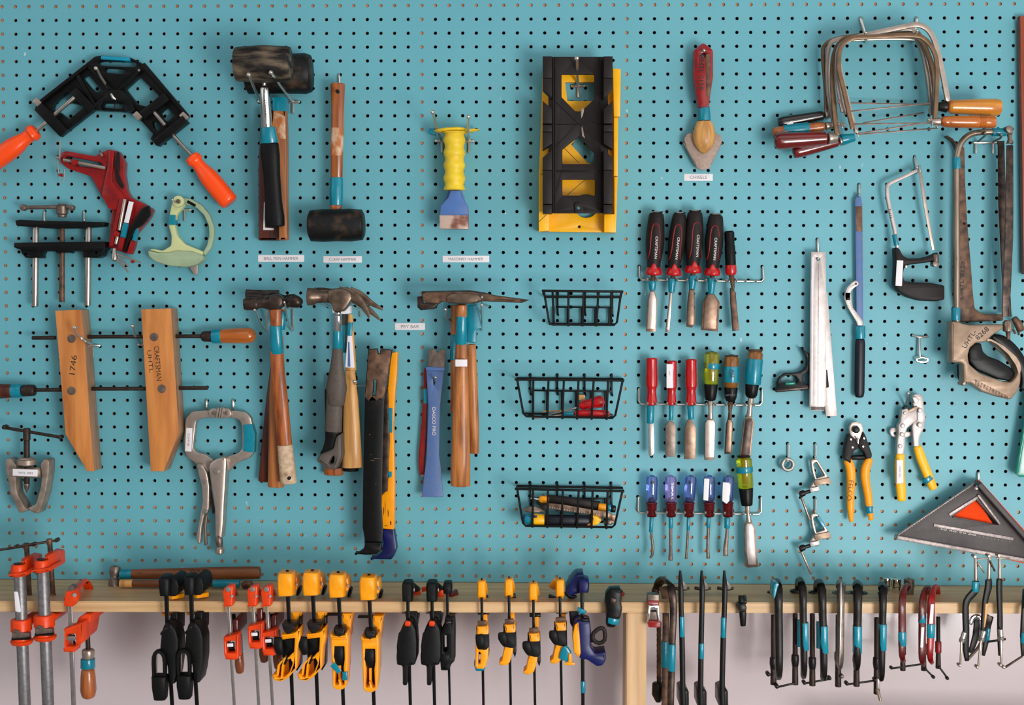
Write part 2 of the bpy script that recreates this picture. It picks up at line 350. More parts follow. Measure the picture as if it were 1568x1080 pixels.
def hook_arm(label, tip, dt, base, bw=18, stub=18, r=2.6, group='pegboard hooks with cross bars', mid=None):
    """pegboard hook: ball tip, bent arm, cross bar in the board, stub that points down"""
    T('pegboard_hook', label, 'hook', group)
    mx, my = mid or ((tip[0] * .46 + base[0] * .54), (tip[1] * .42 + base[1] * .58))
    f = (base[1] - my) / (base[1] - tip[1]) if abs(base[1] - tip[1]) > 20 else .45
    f = min(.75, max(.4, f))
    pts = [(tip[0], tip[1], dt, r), (tip[0] * .9 + base[0] * .1, tip[1] * .93 + base[1] * .07, dt * .93, r), (mx, my, dt * f, r), (base[0], base[1], 4, r)]
    sw('arm', 'zinc', pts, k=4, seg=8, cap=1)
    sw('ball_tip', 'zinc', [(tip[0], tip[1], dt - 2.5, r * 1.5), (tip[0], tip[1], dt + 2.5, r * 1.5)], seg=10, cap=1)
    if bw: sw('cross_bar', 'zinc', [(base[0] - bw, base[1], 2.5, r), (base[0] - bw * .6, base[1] + 1, 4.5, r), (base[0] + bw * .6, base[1] + 1, 4.5, r), (base[0] + bw, base[1], 2.5, r)], k=3, seg=8)
    if stub: sw('stub', 'zinc', [(base[0], base[1], 3, r), (base[0] + 1, base[1] + stub, 5, r)], seg=8)
def hook_plain(label, top, bot, dt, tip=None, r=2.6, group='plain pegboard hooks'):
    """hook whose wire leaves a hole, runs down the board and then out to the front"""
    T('pegboard_hook', label, 'hook', group)
    tip = tip or (bot[0], bot[1] - r * 2)
    sw('wire', 'zinc', [(top[0], top[1], -4, r), (top[0], top[1], 1, r), (top[0], top[1] + r * 2, 4.5, r), (bot[0], bot[1] - r, 5, r), (bot[0], bot[1] + r, 8, r), ((bot[0] + tip[0]) / 2, (bot[1] + tip[1]) / 2 + r, dt * .6, r), (tip[0], tip[1], dt, r)], k=4, seg=8, cap=1)
#@@STRUCT
structure()
# pegboard: a real grid of drilled holes
PX, PZ = 0.0254, 0.0254 * 1.00183
def zrow(j): return Z0 - (j - 22) * PZ
def xcol(i): return (i - 37) * PX
V(FULL)
ZS = P(784, 892.5, 0).z
def build_board():
    bm_v = []; f1 = []; f2 = []
    n = 12; rh = 0.0033; th = 0.0034
    i0, i1, j0, j1 = -12, 89, -9, 40
    def cell(i, j, x0, x1, z0, z1):
        cx, cz = xcol(i), zrow(j); b = len(bm_v)
        for s in range(n):
            a = 2 * math.pi * s / n + math.pi / 4
            bm_v.append((cx + rh * math.cos(a), 0, cz + rh * math.sin(a)))
        for s in range(n):
            a = 2 * math.pi * s / n + math.pi / 4
            bm_v.append((cx + rh * math.cos(a), th, cz + rh * math.sin(a)))
        o = len(bm_v)
        # perimeter points: 3 per side, matching the 12 angles
        per = []
        cs = [(x1, z1), (x0, z1), (x0, z0), (x1, z0)]
        for q in range(4):
            ax, az = cs[q]; bx, bz = cs[(q + 1) % 4]
            for t in range(3): per.append((ax + (bx - ax) * t / 3, 0, az + (bz - az) * t / 3))
        bm_v.extend(per)
        for s in range(n):
            t = (s + 1) % n
            f1.append((b + s, o + s, o + t, b + t)); f2.append((b + s, b + t, b + n + t, b + n + s))
    for i in range(i0, i1):
        for j in range(j0, j1):
            x0, x1 = xcol(i) - PX / 2, xcol(i) + PX / 2; z1, z0 = zrow(j) + PZ / 2, zrow(j) - PZ / 2
            if j == j1 - 1: z0 = ZS + 0.0005
            cell(i, j, x0, x1, z0, z1)
    me = bpy.data.meshes.new('m'); me.from_pydata(bm_v, [], f1 + f2)
    me.materials.append(M['board']); me.materials.append(M['board_core'])
    for k, p in enumerate(me.polygons):
        p.material_index = 0 if k < len(f1) else 1
    bm = bmesh.new(); bm.from_mesh(me); bmesh.ops.remove_doubles(bm, verts=bm.verts, dist=1e-6)
    for f in bm.faces:
        if f.material_index == 0:
            if f.normal.y > 0: f.normal_flip()
    bm.to_mesh(me); bm.free()
    o = bpy.data.objects.new('wall_pegboard', me); COL.objects.link(o); o['kind'] = 'structure'
build_board()
def sbox(name, material, x0, x1, y0, y1, z0, z1, bev=0.0):
    me = bpy.data.meshes.new('m'); bm = bmesh.new(); bmesh.ops.create_cube(bm, size=1)
    for v in bm.verts: v.co = (x0 + (v.co.x + .5) * (x1 - x0), y0 + (v.co.y + .5) * (y1 - y0), z0 + (v.co.z + .5) * (z1 - z0))
    if bev: bmesh.ops.bevel(bm, geom=list(bm.edges), offset=bev, segments=2, affect='EDGES')
    bm.to_mesh(me); bm.free(); return link(name, me, material)
XL, XR = xcol(-12) - PX / 2, xcol(88) + PX / 2
# furring strips straight behind the board, dark wall further back
ix = 0
for c in (-0.1, 31, 46):
    ix += 1; sbox('trim_%d' % ix, 'stud', xcol(c) - 0.009, xcol(c) + 0.009, 0.0036, 0.024, ZS, zrow(-9.4))
sbox('trim_4', 'stud', XL, XR, 0.0038, 0.024, ZS - 0.02, zrow(33.6))
sbox('trim_5', 'stud', XL, XR, 0.0038, 0.024, zrow(-2.6), zrow(-5.2))
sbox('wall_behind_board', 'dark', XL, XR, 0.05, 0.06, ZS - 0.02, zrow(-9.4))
# shelf
def plan_slab(name, material, pts, z0, z1, bev=0.0015):
    me = bpy.data.meshes.new('m'); bm = bmesh.new()
    lo = [bm.verts.new((x, y, z0)) for x, y in pts]; hi = [bm.verts.new((x, y, z1)) for x, y in pts]; n = len(pts)
    bm.faces.new(hi); bm.faces.new(lo[::-1])
    for i in range(n): bm.faces.new((lo[i], lo[(i + 1) % n], hi[(i + 1) % n], hi[i]))
    bmesh.ops.recalc_face_normals(bm, faces=bm.faces)
    if bev: bmesh.ops.bevel(bm, geom=list(bm.edges), offset=bev, segments=2, affect='EDGES')
    bm.to_mesh(me); bm.free(); return link(name, me, material)
def sdep(px):                      # depth (mm) of the shelf's front edge at pixel column px
    return 174.0 - 41.0 * px / 1568.0
fl = P(-260, 922, sdep(-260)); frr = P(1830, 922, sdep(1830))
SH_T = 0.0190
plan_slab('trim_shelf', 'pine', [(fl.x, 0.0), (frr.x, 0.0), (frr.x, frr.y), (fl.x, fl.y)], ZS - SH_T, ZS)
# upright carrying the shelf, behind its front edge
up0, up1 = P(959, 980, sdep(975) - 1).x, P(990, 980, sdep(975) - 1).x
sbox('trim_upright', 'pinev', up0, up1, -(sdep(975) - 1) * 0.001, -(sdep(975) - 90) * 0.001, ZS - 0.5, ZS - SH_T - 0.0002, 0.0015)
sbox('wall_lower', 'white_wall', XL, XR, 0.02, 0.05, ZS - 0.62, ZS - SH_T)
zb = P(784, 1077, -20).z
sbox('trim_worktop', 'black', P(1276, 1077, 60).x, XR, -0.17, 0.018, zb - 0.03, zb - 0.002, 0.002)
#@@OBJ
#---- left part of the board ----
V(A1)
T('corner_clamp', 'black right-angle corner clamp with two bright orange handles, top left of the board', 'clamp')
pl('frame', 'black', 6, 22, [(230,378),(500,150),(560,102),(600,97),(770,108),(835,140),(1112,455),(925,632),(888,588),(905,560),(795,440),(735,428),(550,418),(352,574),(205,405)],
   [(318,372),(392,310),(432,330),(408,375),(480,385),(500,398),(405,476),(352,430),(335,440),(305,412)],
   [(484,226),(520,204),(600,300),(578,318),(545,300)], [(578,132),(600,126),(790,130),(806,150),(796,166),(612,158),(576,144)],
   [(622,168),(722,172),(738,188),(722,206),(625,198),(612,182)], [(738,292),(822,216),(940,335),(868,398),(812,385)],
   [(612,375),(718,378),(735,392),(718,412),(615,405),(602,390)], [(945,432),(985,398),(1032,450),(990,488),(960,470)], [(897,485),(925,482),(945,520),(930,545),(905,525)], r=8)
pl('corner_block', 'black', 22, 34, [(610,340),(650,300),(720,300),(760,345),(800,420),(735,430),(735,385),(720,370),(610,368),(592,392),(600,418),(550,418),(535,400)], r=6, bev=1.5)
bar('long_rib', 'black', 452, 205, 560, 395, 22, 22, 30, bev=1); bar('outer_rail', 'black', 215, 385, 515, 150, 20, 22, 32, bev=1); bar('outer_rail', 'black', 842, 145, 1105, 455, 24, 22, 32, bev=1)
bar('rib', 'black', 520, 160, 700, 340, 14, 22, 30); bar('rib', 'black', 700, 300, 830, 178, 14, 22, 30)
bar('end_jaw', 'black', 222, 395, 372, 552, 62, 20, 40, bev=1.5); bar('end_jaw', 'black', 915, 612, 1092, 470, 48, 20, 40, bev=1.5)
bar('sliding_jaw', 'black', 430, 300, 545, 420, 50, 20, 38, bev=1.5); bar('sliding_jaw', 'black', 838, 450, 985, 335, 52, 20, 38, bev=1.5)
bar('grip_tape', 'teal_rub', 596, 108, 765, 118, 20, 4, 27, r=6)
for a in ([(468,318),(322,446)], [(300,466),(212,545)], [(905,425),(975,508)], [(1012,556),(1138,694)]):
    sw('screw', 'steel', [(a[0][0],a[0][1],32,12),(a[1][0],a[1][1],32,12)])
for x, y in ((218,372),(810,452),(1085,455)): bar('pad', 'nickel', x-16, y-16, x+16, y+16, 34, 26, 36, r=5)
for hx, hy, ex, ey, nm in ((218,538,-75,752,'h'),(1130,690,1362,972,'h')):
    lathe('handle', 'orangep', (hx,hy,32), (ex,ey,32), [(0,46),(.07,47),(.1,50),(.13,40),(.2,38),(.3,44),(.45,55),(.7,57),(1,55)], n=2.4, cap=.35, k=2)
disc('rivet', 'steel', 820, 184, 7, 30, 33); disc('rivet', 'steel', 505, 152, 7, 22, 25)
hook_arm('bent wire hook holding the black corner clamp', (566,172), 62, (672,335), bw=0, stub=0, r=8, mid=(600,230))
sw('keeper', 'zinc', [(655,322,46,7),(668,345,44,10),(684,356,42,6)]); sw('stub', 'zinc', [(684,380,3,6),(685,434,5,6)])

V(A2)
T('corner_clamp', 'red metal corner clamp with thin tommy bars, below the black corner clamp', 'clamp')
pl('casting', 'red', 4, 24, [(362,130),(390,120),(560,150),(640,110),(700,122),(735,190),(730,250),(745,350),(770,395),(850,430),(900,465),(885,505),(860,540),(800,610),(790,680),(770,730),(735,725),(640,690),(660,470),(600,390),(540,272),(400,225),(352,185)],
   [(395,150),(600,190),(612,222),(470,212),(375,178)], [(702,480),(728,410),(735,420),(706,640),(690,590)], r=10, bev=1.5)
pl('top_plate', 'red', 24, 31, [(640,115),(672,120),(660,300),(700,345),(740,400),(690,470),(640,460),(600,380),(610,330),(640,190)], r=8, bev=1)
pl('back_leg', 'blackm', 24, 30, [(690,122),(705,130),(700,260),(730,330),(722,345),(688,300),(676,190)], r=6)
pl('lower_leg', 'black', 26, 34, [(840,460),(880,440),(888,500),(840,560),(800,580),(768,640),(735,720),(722,715),(760,600),(790,530)], r=8)
bar('channel_side', 'red', 716, 405, 655, 680, 20, 24, 36); bar('channel_side', 'dred', 770, 430, 720, 690, 16, 24, 34)
bar('label_strip', 'white', 775, 420, 745, 545, 28, 34, 35.5); bar('teal_band', 'tape', 742, 548, 724, 630, 30, 30, 37); bar('teal_band', 'tape', 806, 560, 790, 650, 20, 20, 30)
bar('red_slide', 'red', 722, 632, 706, 700, 28, 28, 38); bar('red_slide', 'red', 786, 655, 766, 728, 28, 26, 34)
sw('screw', 'nickel', [(375,172,30,10),(420,182,30,10)]); sw('screw', 'nickel', [(455,188,30,11),(622,222,30,11)])
sw('screw', 'nickel', [(738,405,34,11),(704,590,34,11)]); sw('screw', 'nickel', [(695,625,34,11),(684,672,34,11)])
disc('nut', 'red', 436, 186, 18, 24, 40); disc('nut', 'red', 686, 610, 16, 24, 42)
sw('screw_tip', 'nickel', [(332,158,30,7),(358,162,30,12)]); lathe('screw_head', 'steel', (676,695,34),(676,772,36), [(0,12),(.4,14),(.7,20),(.9,18),(1,10)])
for a in ((354,55,352,160),(340,170,345,275),(380,228,374,310)): sw('tommy_bar', 'steel', [(a[0],a[1],34,4),(a[2],a[3],34,4)], seg=8)
for a in ((690,728,832,780),(700,745,760,805),(690,760,760,838)): sw('tommy_bar', 'nickel', [(a[0],a[1],38,6),(a[2],a[3],38,5)], seg=8)
for x, y in ((357,262),(780,774)): disc('cap', 'red', x, y, 10, 34, 42)
sw('wing_screw', 'steel', [(590,120,26,8),(604,150,34,8)], cap=.5)

T('vise_insert', 'black woodworking vise with two steel guide rods, left of the red clamp', 'vise')
pl('upper_jaw', 'black', 8, 34, [(88,530),(120,526),(240,532),(620,540),(612,565),(470,576),(300,578),(95,562)], r=6, bev=1.5)
pl('lower_jaw', 'black', 4, 38, [(82,662),(620,655),(618,700),(575,710),(245,712),(120,705),(80,690)], r=6, bev=1.5)
pl('bracket', 'black', 6, 32, [(118,700),(240,700),(240,752),(150,752),(130,728)], circ(152,730,9,12), r=5)
pl('bracket', 'black', 6, 32, [(490,700),(612,700),(600,740),(575,752),(490,750)], circ(568,722,9,12), r=5)
pl('slide_nut', 'black', 8, 36, [(325,704),(412,700),(410,720),(330,722)], r=4)
for x, y1 in ((207,1040),(518,1036)):
    sw('guide_rod', 'steel', [(x+5,566,22,19),(x,y1,22,19)], cap=.2)
sw('clamp_screw', 'rsteel', [(368,566,22,14),(366,1015,22,17)], cap=.2)
lathe('screw_head', 'gsteel', (368,515,22),(368,430,24), [(0,26),(.2,26),(.3,34),(.8,36),(1,26)])
sw('tommy_bar', 'gsteel', [(120,455,28,12),(345,452,28,12)]); sw('tommy_bar', 'gsteel', [(392,452,28,12),(425,454,28,12)])
disc('bar_knob', 'gsteel', 132, 454, 19, 20, 34, bev=3); disc('bar_knob', 'gsteel', 416, 454, 18, 20, 34, bev=3)
hook_plain('left of the two hooks carrying the black vise', (263,478), (263,540), 40, r=6.5)
hook_plain('right of the two hooks carrying the black vise', (497,478), (497,540), 40, r=6.5)

T('tubing_cutter', 'pale green plastic ratcheting cutter with curved jaw and a teal tape band', 'cutter')
pl('body', 'gplastic', 8, 24, [(1015,425),(1050,385),(1085,400),(1090,440),(1065,470),(1040,500),(1030,560),(1045,620),(1090,670),(1200,715),(1195,735),(1100,745),(930,720),(880,705),(900,698),(960,710),(1010,680),(1012,620),(995,560),(1000,500)], r=12, bev=2)
pl('hand_grip', 'gplastic2', 4, 30, [(868,706),(935,722),(1000,720),(1045,708),(1130,712),(1196,735),(1200,760),(1165,792),(1100,808),(1000,800),(915,775),(878,745)], r=14, bev=3)
pl('curved_jaw', 'gplastic2', 10, 22, [(1070,395),(1130,405),(1190,440),(1235,495),(1262,565),(1262,630),(1245,690),(1212,738),(1196,722),(1222,680),(1236,620),(1232,560),(1205,500),(1160,455),(1095,435)], r=8, bev=1.5)
bar('slot', 'black', 1105, 418, 1155, 445, 18, 21, 22.6, r=6)
disc('pivot', 'gplastic', 1052, 418, 34, 22, 32, bev=1); disc('pivot_screw', 'gsteel', 1052, 418, 13, 32, 35)
pl('teal_band', 'tape', 6, 26.5, [(1000,498),(1036,498),(1030,558),(994,556)], r=3)
pl('blade', 'spatina', 10, 16, [(1118,806),(1168,792),(1165,850),(1150,856)], r=4)
hook_arm('hook inside the pale green cutter', (1020,410), 44, (1090,468), bw=42, stub=68, r=6)

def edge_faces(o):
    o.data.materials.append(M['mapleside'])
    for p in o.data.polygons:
        if p.normal.x > 0.55: p.material_index = 1  # darker, greyer maple tone on faces turned to the right
V(A3)
T('handscrew_clamp', 'large wooden handscrew clamp with two tapered maple jaws lettered in black', 'clamp')
pl('jaw', 'maple', 8, 50, [(325,100),(460,94),(478,96),(500,300),(530,740),(556,1048),(515,1050),(386,830)], bev=1)
pl('jaw', 'maple', 8, 50, [(833,92),(1010,86),(1056,820),(968,1050),(890,1050)], bev=1)
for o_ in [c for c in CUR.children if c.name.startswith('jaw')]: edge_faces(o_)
for x, y in ((422,265),(421,574),(909,255),(955,562)): disc('pivot_pin', 'gsteel', x, y, 25, 44, 51, bev=.6)
for x0, x1, y in ((190,330,261),(505,845,254),(1015,1200,252)): sw('threaded_rod', 'screw', [(x0,y,30,12),(x1,y-1,30,12)])
for x0, x1, y in ((205,365,568),(528,862,562),(1035,1228,557)): sw('threaded_rod', 'screw', [(x0,y,30,12),(x1,y-1,30,12)])
lathe('ferrule', 'screw', (1190,252,30),(1262,252,30), [(0,28),(.2,32),(1,34)]); lathe('ferrule', 'screw', (210,570,30),(130,573,30), [(0,34),(.5,36),(1,36)])
h = lathe('handle', 'woodh', (1255,252,30),(1512,246,30), [(0,40),(.2,42),(.6,47),(1,46)], cap=.9)
lathe('teal_band', 'tape', (1255,252,30),(1310,251,30), [(0,43),(1,44)], cap=.05)
lathe('handle', 'woodd', (135,573,30),(-130,578,30), [(0,38),(.4,44),(1,46)], cap=.9)
lathe('teal_band', 'tape', (130,573,30),(72,574,30), [(0,41),(1,42)], cap=.05)
text('lettering', 'CRAFTSMAN', 'ink', 932, 412, 50.2, 30, 86, w=205); text('lettering', 'UHTL', 'ink', 888, 400, 50.2, 24, 84, w=132)
text('lettering', '1746', 'ink', 432, 420, 50.2, 34, -82, w=116)
T('pegboard_hook', 'hook whose arm wraps across the front of the left wooden jaw', 'hook')
sw('arm', 'zinc', [(438,200,78,7),(446,228,72,7),(480,262,60,7),(515,285,54,7),(548,300,8,7)], k=4, seg=8, cap=1); disc('ball_tip', 'zinc', 438, 200, 11, 74, 84, bev=4)
sw('cross_bar', 'zinc', [(500,306,2,7),(545,304,6,7),(592,306,2,7)], k=3, seg=8); sw('stub', 'zinc', [(547,310,3,7),(548,376,5,7)], seg=8)
hook_arm('hook behind the right wooden jaw of the handscrew', (782,190), 72, (832,300), bw=20, stub=0, r=7, mid=(792,235))

V(A4)
T('gear_puller', 'small cast two-jaw gear puller with a white label, at the left edge', 'puller')
lathe('screw', 'screw', (158,215,40),(158,560,40), [(0,21),(.2,22),(.21,18),(1,17)], cap=.2); lathe('screw_tip', 'gsteel', (158,540,40),(158,600,40), [(0,18),(.4,16),(1,3)])
sw('tommy_bar', 'screw', [(14,210,42,10),(362,270,42,10)]); disc('bar_knob', 'screw', 20, 211, 14, 34, 50, bev=3); disc('bar_knob', 'screw', 350, 270, 13, 34, 50, bev=3)
lathe('collar', 'cast', (158,385,40),(158,440,40), [(0,46),(.3,58),(.8,58),(1,40)])
sw('crosshead', 'cast', [(60,476,38,32,30),(250,476,38,32,30)], n=3, cap=.5)
for q in ([(30,400),(60,392),(100,440),(90,480),(100,600),(150,690),(165,690),(150,712),(110,718),(60,600),(28,440)], [(235,430),(262,396),(290,405),(288,480),(270,600),(230,722),(190,716),(160,690),(210,665),(240,560),(245,500)]):
    pl('jaw', 'cast', 14, 46, q, r=12, bev=3)
bar('paper_label', 'white', 75, 476, 222, 482, 40, 60, 61); text('lettering', 'WHL 3081', 'inkg', 150, 480, 61.1, 14, 2)
hook_plain('short hook behind the gear puller', (158,372), (158,440), 30, r=6)
T('locking_clamp', 'chrome locking C-clamp pliers with wide square jaws, teal tape band and white tag', 'clamp')
pl('jaw', 'nickel', 10, 26, [(1130,118),(1240,108),(1300,108),(1300,150),(1190,158),(1158,175),(1150,230),(1140,335),(1160,358),(1215,372),(1262,405),(1240,450),(1225,500),(1190,478),(1150,420),(1105,390),(1088,350),(1085,290),(1095,160)], r=12, bev=2.5)
pl('jaw', 'nickel', 10, 26, [(1300,108),(1360,110),(1450,120),(1480,150),(1502,250),(1500,360),(1470,395),(1400,420),(1350,470),(1320,530),(1270,470),(1290,400),(1340,385),(1410,362),(1430,335),(1430,220),(1420,175),(1390,158),(1300,150)], r=12, bev=2.5)
for x in (1262,1335): disc('swivel_pad', 'nickel', x, 128, 30, 24, 34, bev=1.5); disc('pad_rivet', 'gsteel', x, 128, 11, 34, 37)
for i, x in enumerate((1284,1299,1313)): bar('jaw_face', 'nickel', x+6, 95, x-6, 158, 10, 22, 40)
pl('paper_label', 'white', 26, 27.2, [(1100,214),(1136,216),(1130,354),(1092,352)]); text('lettering', 'CLAMP 6R', 'inkg', 1114, 285, 27.4, 12, 92)
pl('teal_band', 'tape', 9, 28, [(1434,196),(1488,192),(1504,250),(1500,362),(1434,350),(1440,260)], r=4)
pl('fixed_handle', 'nickel', 14, 44, [(1238,420),(1275,395),(1330,382),(1338,400),(1335,480),(1325,640),(1318,780),(1310,870),(1268,870),(1265,700),(1245,560),(1228,450)], r=10, bev=6)
pl('lever', 'nickel', 16, 34, [(1160,430),(1195,430),(1222,480),(1235,560),(1232,700),(1205,730),(1190,800),(1182,900),(1165,900),(1160,860),(1180,740),(1196,650),(1190,560),(1170,480)], r=8, bev=2.5)
pl('release_lever', 'gsteel', 20, 28, [(1208,720),(1228,700),(1222,760),(1218,800),(1222,908),(1205,912),(1200,820)], r=6, bev=2)
bar('link_bar', 'dsteel', 1215, 470, 1262, 720, 14, 18, 24)
for x, y, q in ((1178,444,15),(1278,474,15),(1210,534,12),(1212,710,14)): disc('rivet', 'steel', x, y, q, 30 if x<1250 else 44, 38 if x<1250 else 48)
lathe('adjusting_screw', 'gsteel', (1292,860,28),(1300,925,28), [(0,22),(.5,22),(1,16)]); lathe('knob', 'nickel', (1298,915,28),(1298,960,28), [(0,20),(.3,28),(.8,28),(1,20)])
hook_plain('left hook of the locking clamp', (1220,46), (1220,100), 34, r=7); hook_plain('right hook of the locking clamp', (1378,46), (1378,100), 34, r=7)

# ---- mallets and hammers ----
V(B1)
T('rubber_mallet', 'black rubber mallet with a scuffed grey head and ribbed black grip over a chrome shaft', 'mallet')
lathe('head', 'malletw', (163,262,121),(627,258,121), [(0,124),(.015,134),(.06,140),(.45,153),(.55,153),(.94,141),(.985,136),(1,128)], cap=.1, seg=40)
sw('neck_ring', 'chrome', [(402,406,96,17),(404,440,94,17)])
lathe('shaft', 'chrome', (405,452,94),(425,785,84), [(0,36),(.3,40),(1,47)], cap=.1); text('lettering', 'STANLEY', 'ink', 414, 630, 100, 18, 88, w=150)
lathe('teal_band', 'tape', (432,780,84),(446,915,80), [(0,60),(1,76)], flat=.7, cap=.08)
V(B2)
lathe('grip', 'rubber', (446,-12,80),(495,692,68), [(0,74),(.15,78),(.4,70),(.7,70),(.88,80),(1,78)], cap=.3, n=2.6, flat=.75, seg=22)
for y in (595,620,645): sw('grip_ring', 'blackm', [(412,y,72,3),(495,y+6,82,3),(570,y-2,72,3)], k=3, seg=6)
V(B1)
T('rubber_mallet', 'black rubber mallet with tan wooden handle and teal band, behind the scuffed one', 'mallet')
lathe('head', 'malletb', (250,345,46),(800,338,46), [(0,150),(.04,160),(.5,160),(.9,166),(.98,150),(1,130)], cap=.2, seg=36)
V(B2)
pl('handle', 'woodm', 34, 56, [(468,-350),(580,-350),(588,-60),(590,560),(594,795),(522,800),(518,500),(420,300)], r=4, bev=4)
V(B1); pl('teal_band', 'tape', 32, 58, [(470,532),(582,534),(580,650),(474,645)], bev=1); pl('worn_label', 'wornwood', 56, 56.6, [(480,655),(575,690),(580,880),(520,880),(500,780)], r=10)
T('mallet', 'mallet showing only its dark reddish handle and white tag, behind the tan one', 'mallet')
V(B2); pl('handle', 'woodd', 6, 26, [(372,-290),(452,-290),(470,300),(526,700),(522,800),(354,800),(350,200)], r=4, bev=4)
pl('paper_label', 'white', 26, 26.8, [(400,486),(408,486),(408,695),(482,700),(482,716),(394,714)])
V(B1); lathe('head', 'malletb', (300,150,7),(460,150,7), [(0,20),(1,20)], seg=24, flat=1)
hook_arm('left long hook that carries the stacked mallets', (274,348), 160, (375,570), bw=22, stub=0, r=12, mid=(322,462))
hook_arm('right long hook that carries the stacked mallets', (458,330), 160, (640,572), bw=55, stub=98, r=12, mid=(548,455))
T('rubber_mallet', 'black rubber mallet hanging head down on a worn wooden handle with teal tape', 'mallet')
lathe('handle', 'woodhv', (1012,418,38),(1000,1300,38), [(0,58),(.02,60),(.3,52),(1,50)], flat=.7, cap=.2)
lathe('paint_worn_patch', 'wornwood', (1007,790,38),(1001,1020,38), [(0,52.6),(.2,53.4),(.8,53.4),(1,52.6)], flat=.71, cap=.02, label='whitish worn patch')
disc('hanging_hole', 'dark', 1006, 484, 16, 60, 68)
V(B2)
lathe('handle_end', 'woodhv', (998,500,38),(998,560,38), [(0,50),(1,48)], flat=.8)
lathe('teal_band', 'tape', (1000,280,38),(998,512,38), [(0,54),(.5,57),(1,54)], flat=.8, cap=.08)
lathe('head', 'malletb', (768,680,50),(1232,672,50), [(0,112),(.04,128),(.25,136),(.5,132),(.75,136),(.96,126),(1,112)], cap=.2, seg=36)
V(B1); hook_plain('hook for the mallet hanging upside down', (1022,345), (1024,430), 48, tip=(1006,484), r=10)

V(B3)
T('ball_pein_hammer', 'ball pein hammer with dark round head, white-dipped handle end and teal tape, in front', 'hammer')
lathe('head', 'dsteel', (140,248,92),(615,225,92), [(0,46),(.01,52),(.2,54),(.22,42),(.3,40),(.4,58),(.5,66),(.6,58),(.68,32),(.76,42),(.85,50),(.93,46),(1,16)], cap=.3, seg=28, flat=.85, k=2)
disc('eye', 'dsteel', 385, 226, 62, 92, 118, bev=5)
lathe('handle', 'wood', (385,285,90),(400,650,74), [(0,52),(.4,44),(1,48)], flat=.7, cap=.1)
lathe('teal_band', 'tape', (388,425,86),(402,655,76), [(0,50),(.6,54),(1,52)], flat=.78, cap=.06)
V(B4)
lathe('grip', 'wood', (290,-250,76),(366,560,56), [(0,38),(.3,46),(.7,46),(1,49)], flat=.7, cap=.15)
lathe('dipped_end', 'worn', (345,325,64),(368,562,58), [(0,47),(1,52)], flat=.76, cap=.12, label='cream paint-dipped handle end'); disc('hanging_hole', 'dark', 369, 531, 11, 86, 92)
V(B3)
T('ball_pein_hammer', 'ball pein hammer with lighter tan handle, behind the white-dipped one', 'hammer')
lathe('head', 'dsteel', (150,190,55),(600,215,55), [(0,44),(.2,46),(.3,36),(.5,60),(.62,44),(.7,34),(.86,50),(1,18)], cap=.3, seg=24, flat=.8, k=2)
lathe('handle', 'wood', (450,290,52),(440,420,50), [(0,26),(1,30)], flat=.8); lathe('teal_band', 'tape', (446,300,52),(436,460,50), [(0,30),(1,32)], flat=.9)
V(B4)
lathe('grip', 'woodm', (304,-340,44),(290,585,38), [(0,34),(.4,50),(1,51)], flat=.6, cap=.15)
V(B3)
T('ball_pein_hammer', 'third hammer with dark reddish handle, rearmost under the ball pein heads', 'hammer')
lathe('head', 'dsteel', (140,165,24),(420,175,24), [(0,40),(.6,40),(1,44)], seg=20, flat=.5)
V(B4)
lathe('handle', 'woodd', (300,-300,18),(215,552,18), [(0,24),(.4,36),(1,34)], flat=.45, cap=.15)
V(B3)
hook_arm('left long wire loop hook under the ball pein heads', (216,296), 112, (322,470), bw=0, stub=0, r=8, mid=(262,400))
sw('loop', 'zinc', [(322,470,4,8),(316,440,6,8),(312,295,20,8)], seg=8)
hook_arm('right long wire loop hook under the ball pein heads', (460,232), 112, (530,470), bw=0, stub=0, r=8, mid=(490,380))
sw('loop', 'zinc', [(530,470,4,8),(534,440,6,8),(534,280,8,8)], seg=8); sw('loop_top', 'zinc', [(470,290,70,8),(520,276,30,8),(575,276,3,8)], seg=8)

T('claw_hammer', 'claw hammer with bright worn head, chrome neck and grey rubber grip, in front', 'hammer')
lathe('face', 'csteel', (648,185,122),(850,190,120), [(0,66),(.03,74),(.3,72),(.42,52),(.7,48),(1,52)], seg=28, cap=.15)
pl('cheek', 'csteel', 106, 136, [(820,140),(870,118),(960,120),(1010,150),(1020,200),(985,260),(945,310),(860,310),(850,250),(815,230)], r=20, bev=5)
sw('claw', 'csteel', [(930,180,124,80,20),(1010,172,124,50,16),(1090,230,124,32,12),(1130,290,124,24,8),(1168,362,124,10,4)], k=4, n=3)
lathe('neck', 'chrome', (903,310,120),(903,465,110), [(0,28),(.15,30),(.2,26),(.28,30),(1,32)], cap=.1)
lathe('teal_band', 'tape', (902,465,110),(900,610,104), [(0,35),(1,40)], cap=.08)
lathe('grip', 'greygrip', (900,605,104),(890,1085,92), [(0,40),(.3,54),(.7,88),(1,68)], cap=.2, flat=.75)
for i in range(14): disc('grip_dimple', 'black', 878+(i%2)*28, 700+i*16, 4, 80, 100-i*.5) if i in (0,5,9) else None
V(B4)
sw('grip_lower', 'greygrip', [(650,-30,92,48,34),(646,130,88,52,36),(640,245,86,54,36)], cap=.1)
sw('grip_waist', 'rubber', [(640,240,86,52,34),(636,300,84,46,30),(622,370,82,52,32),(600,405,80,50,30)], cap=.1, k=3)
pl('grip_butt', 'greygrip', 62, 100, [(690,255),(695,400),(660,478),(610,480),(535,425),(560,385),(640,350),(655,280)], [(636,398),(645,402),(640,442),(612,442)], r=12, bev=6)
V(B3)
T('claw_hammer', 'claw hammer with pale ash handle, paper sticker and teal tape, right of the grey grip', 'hammer')
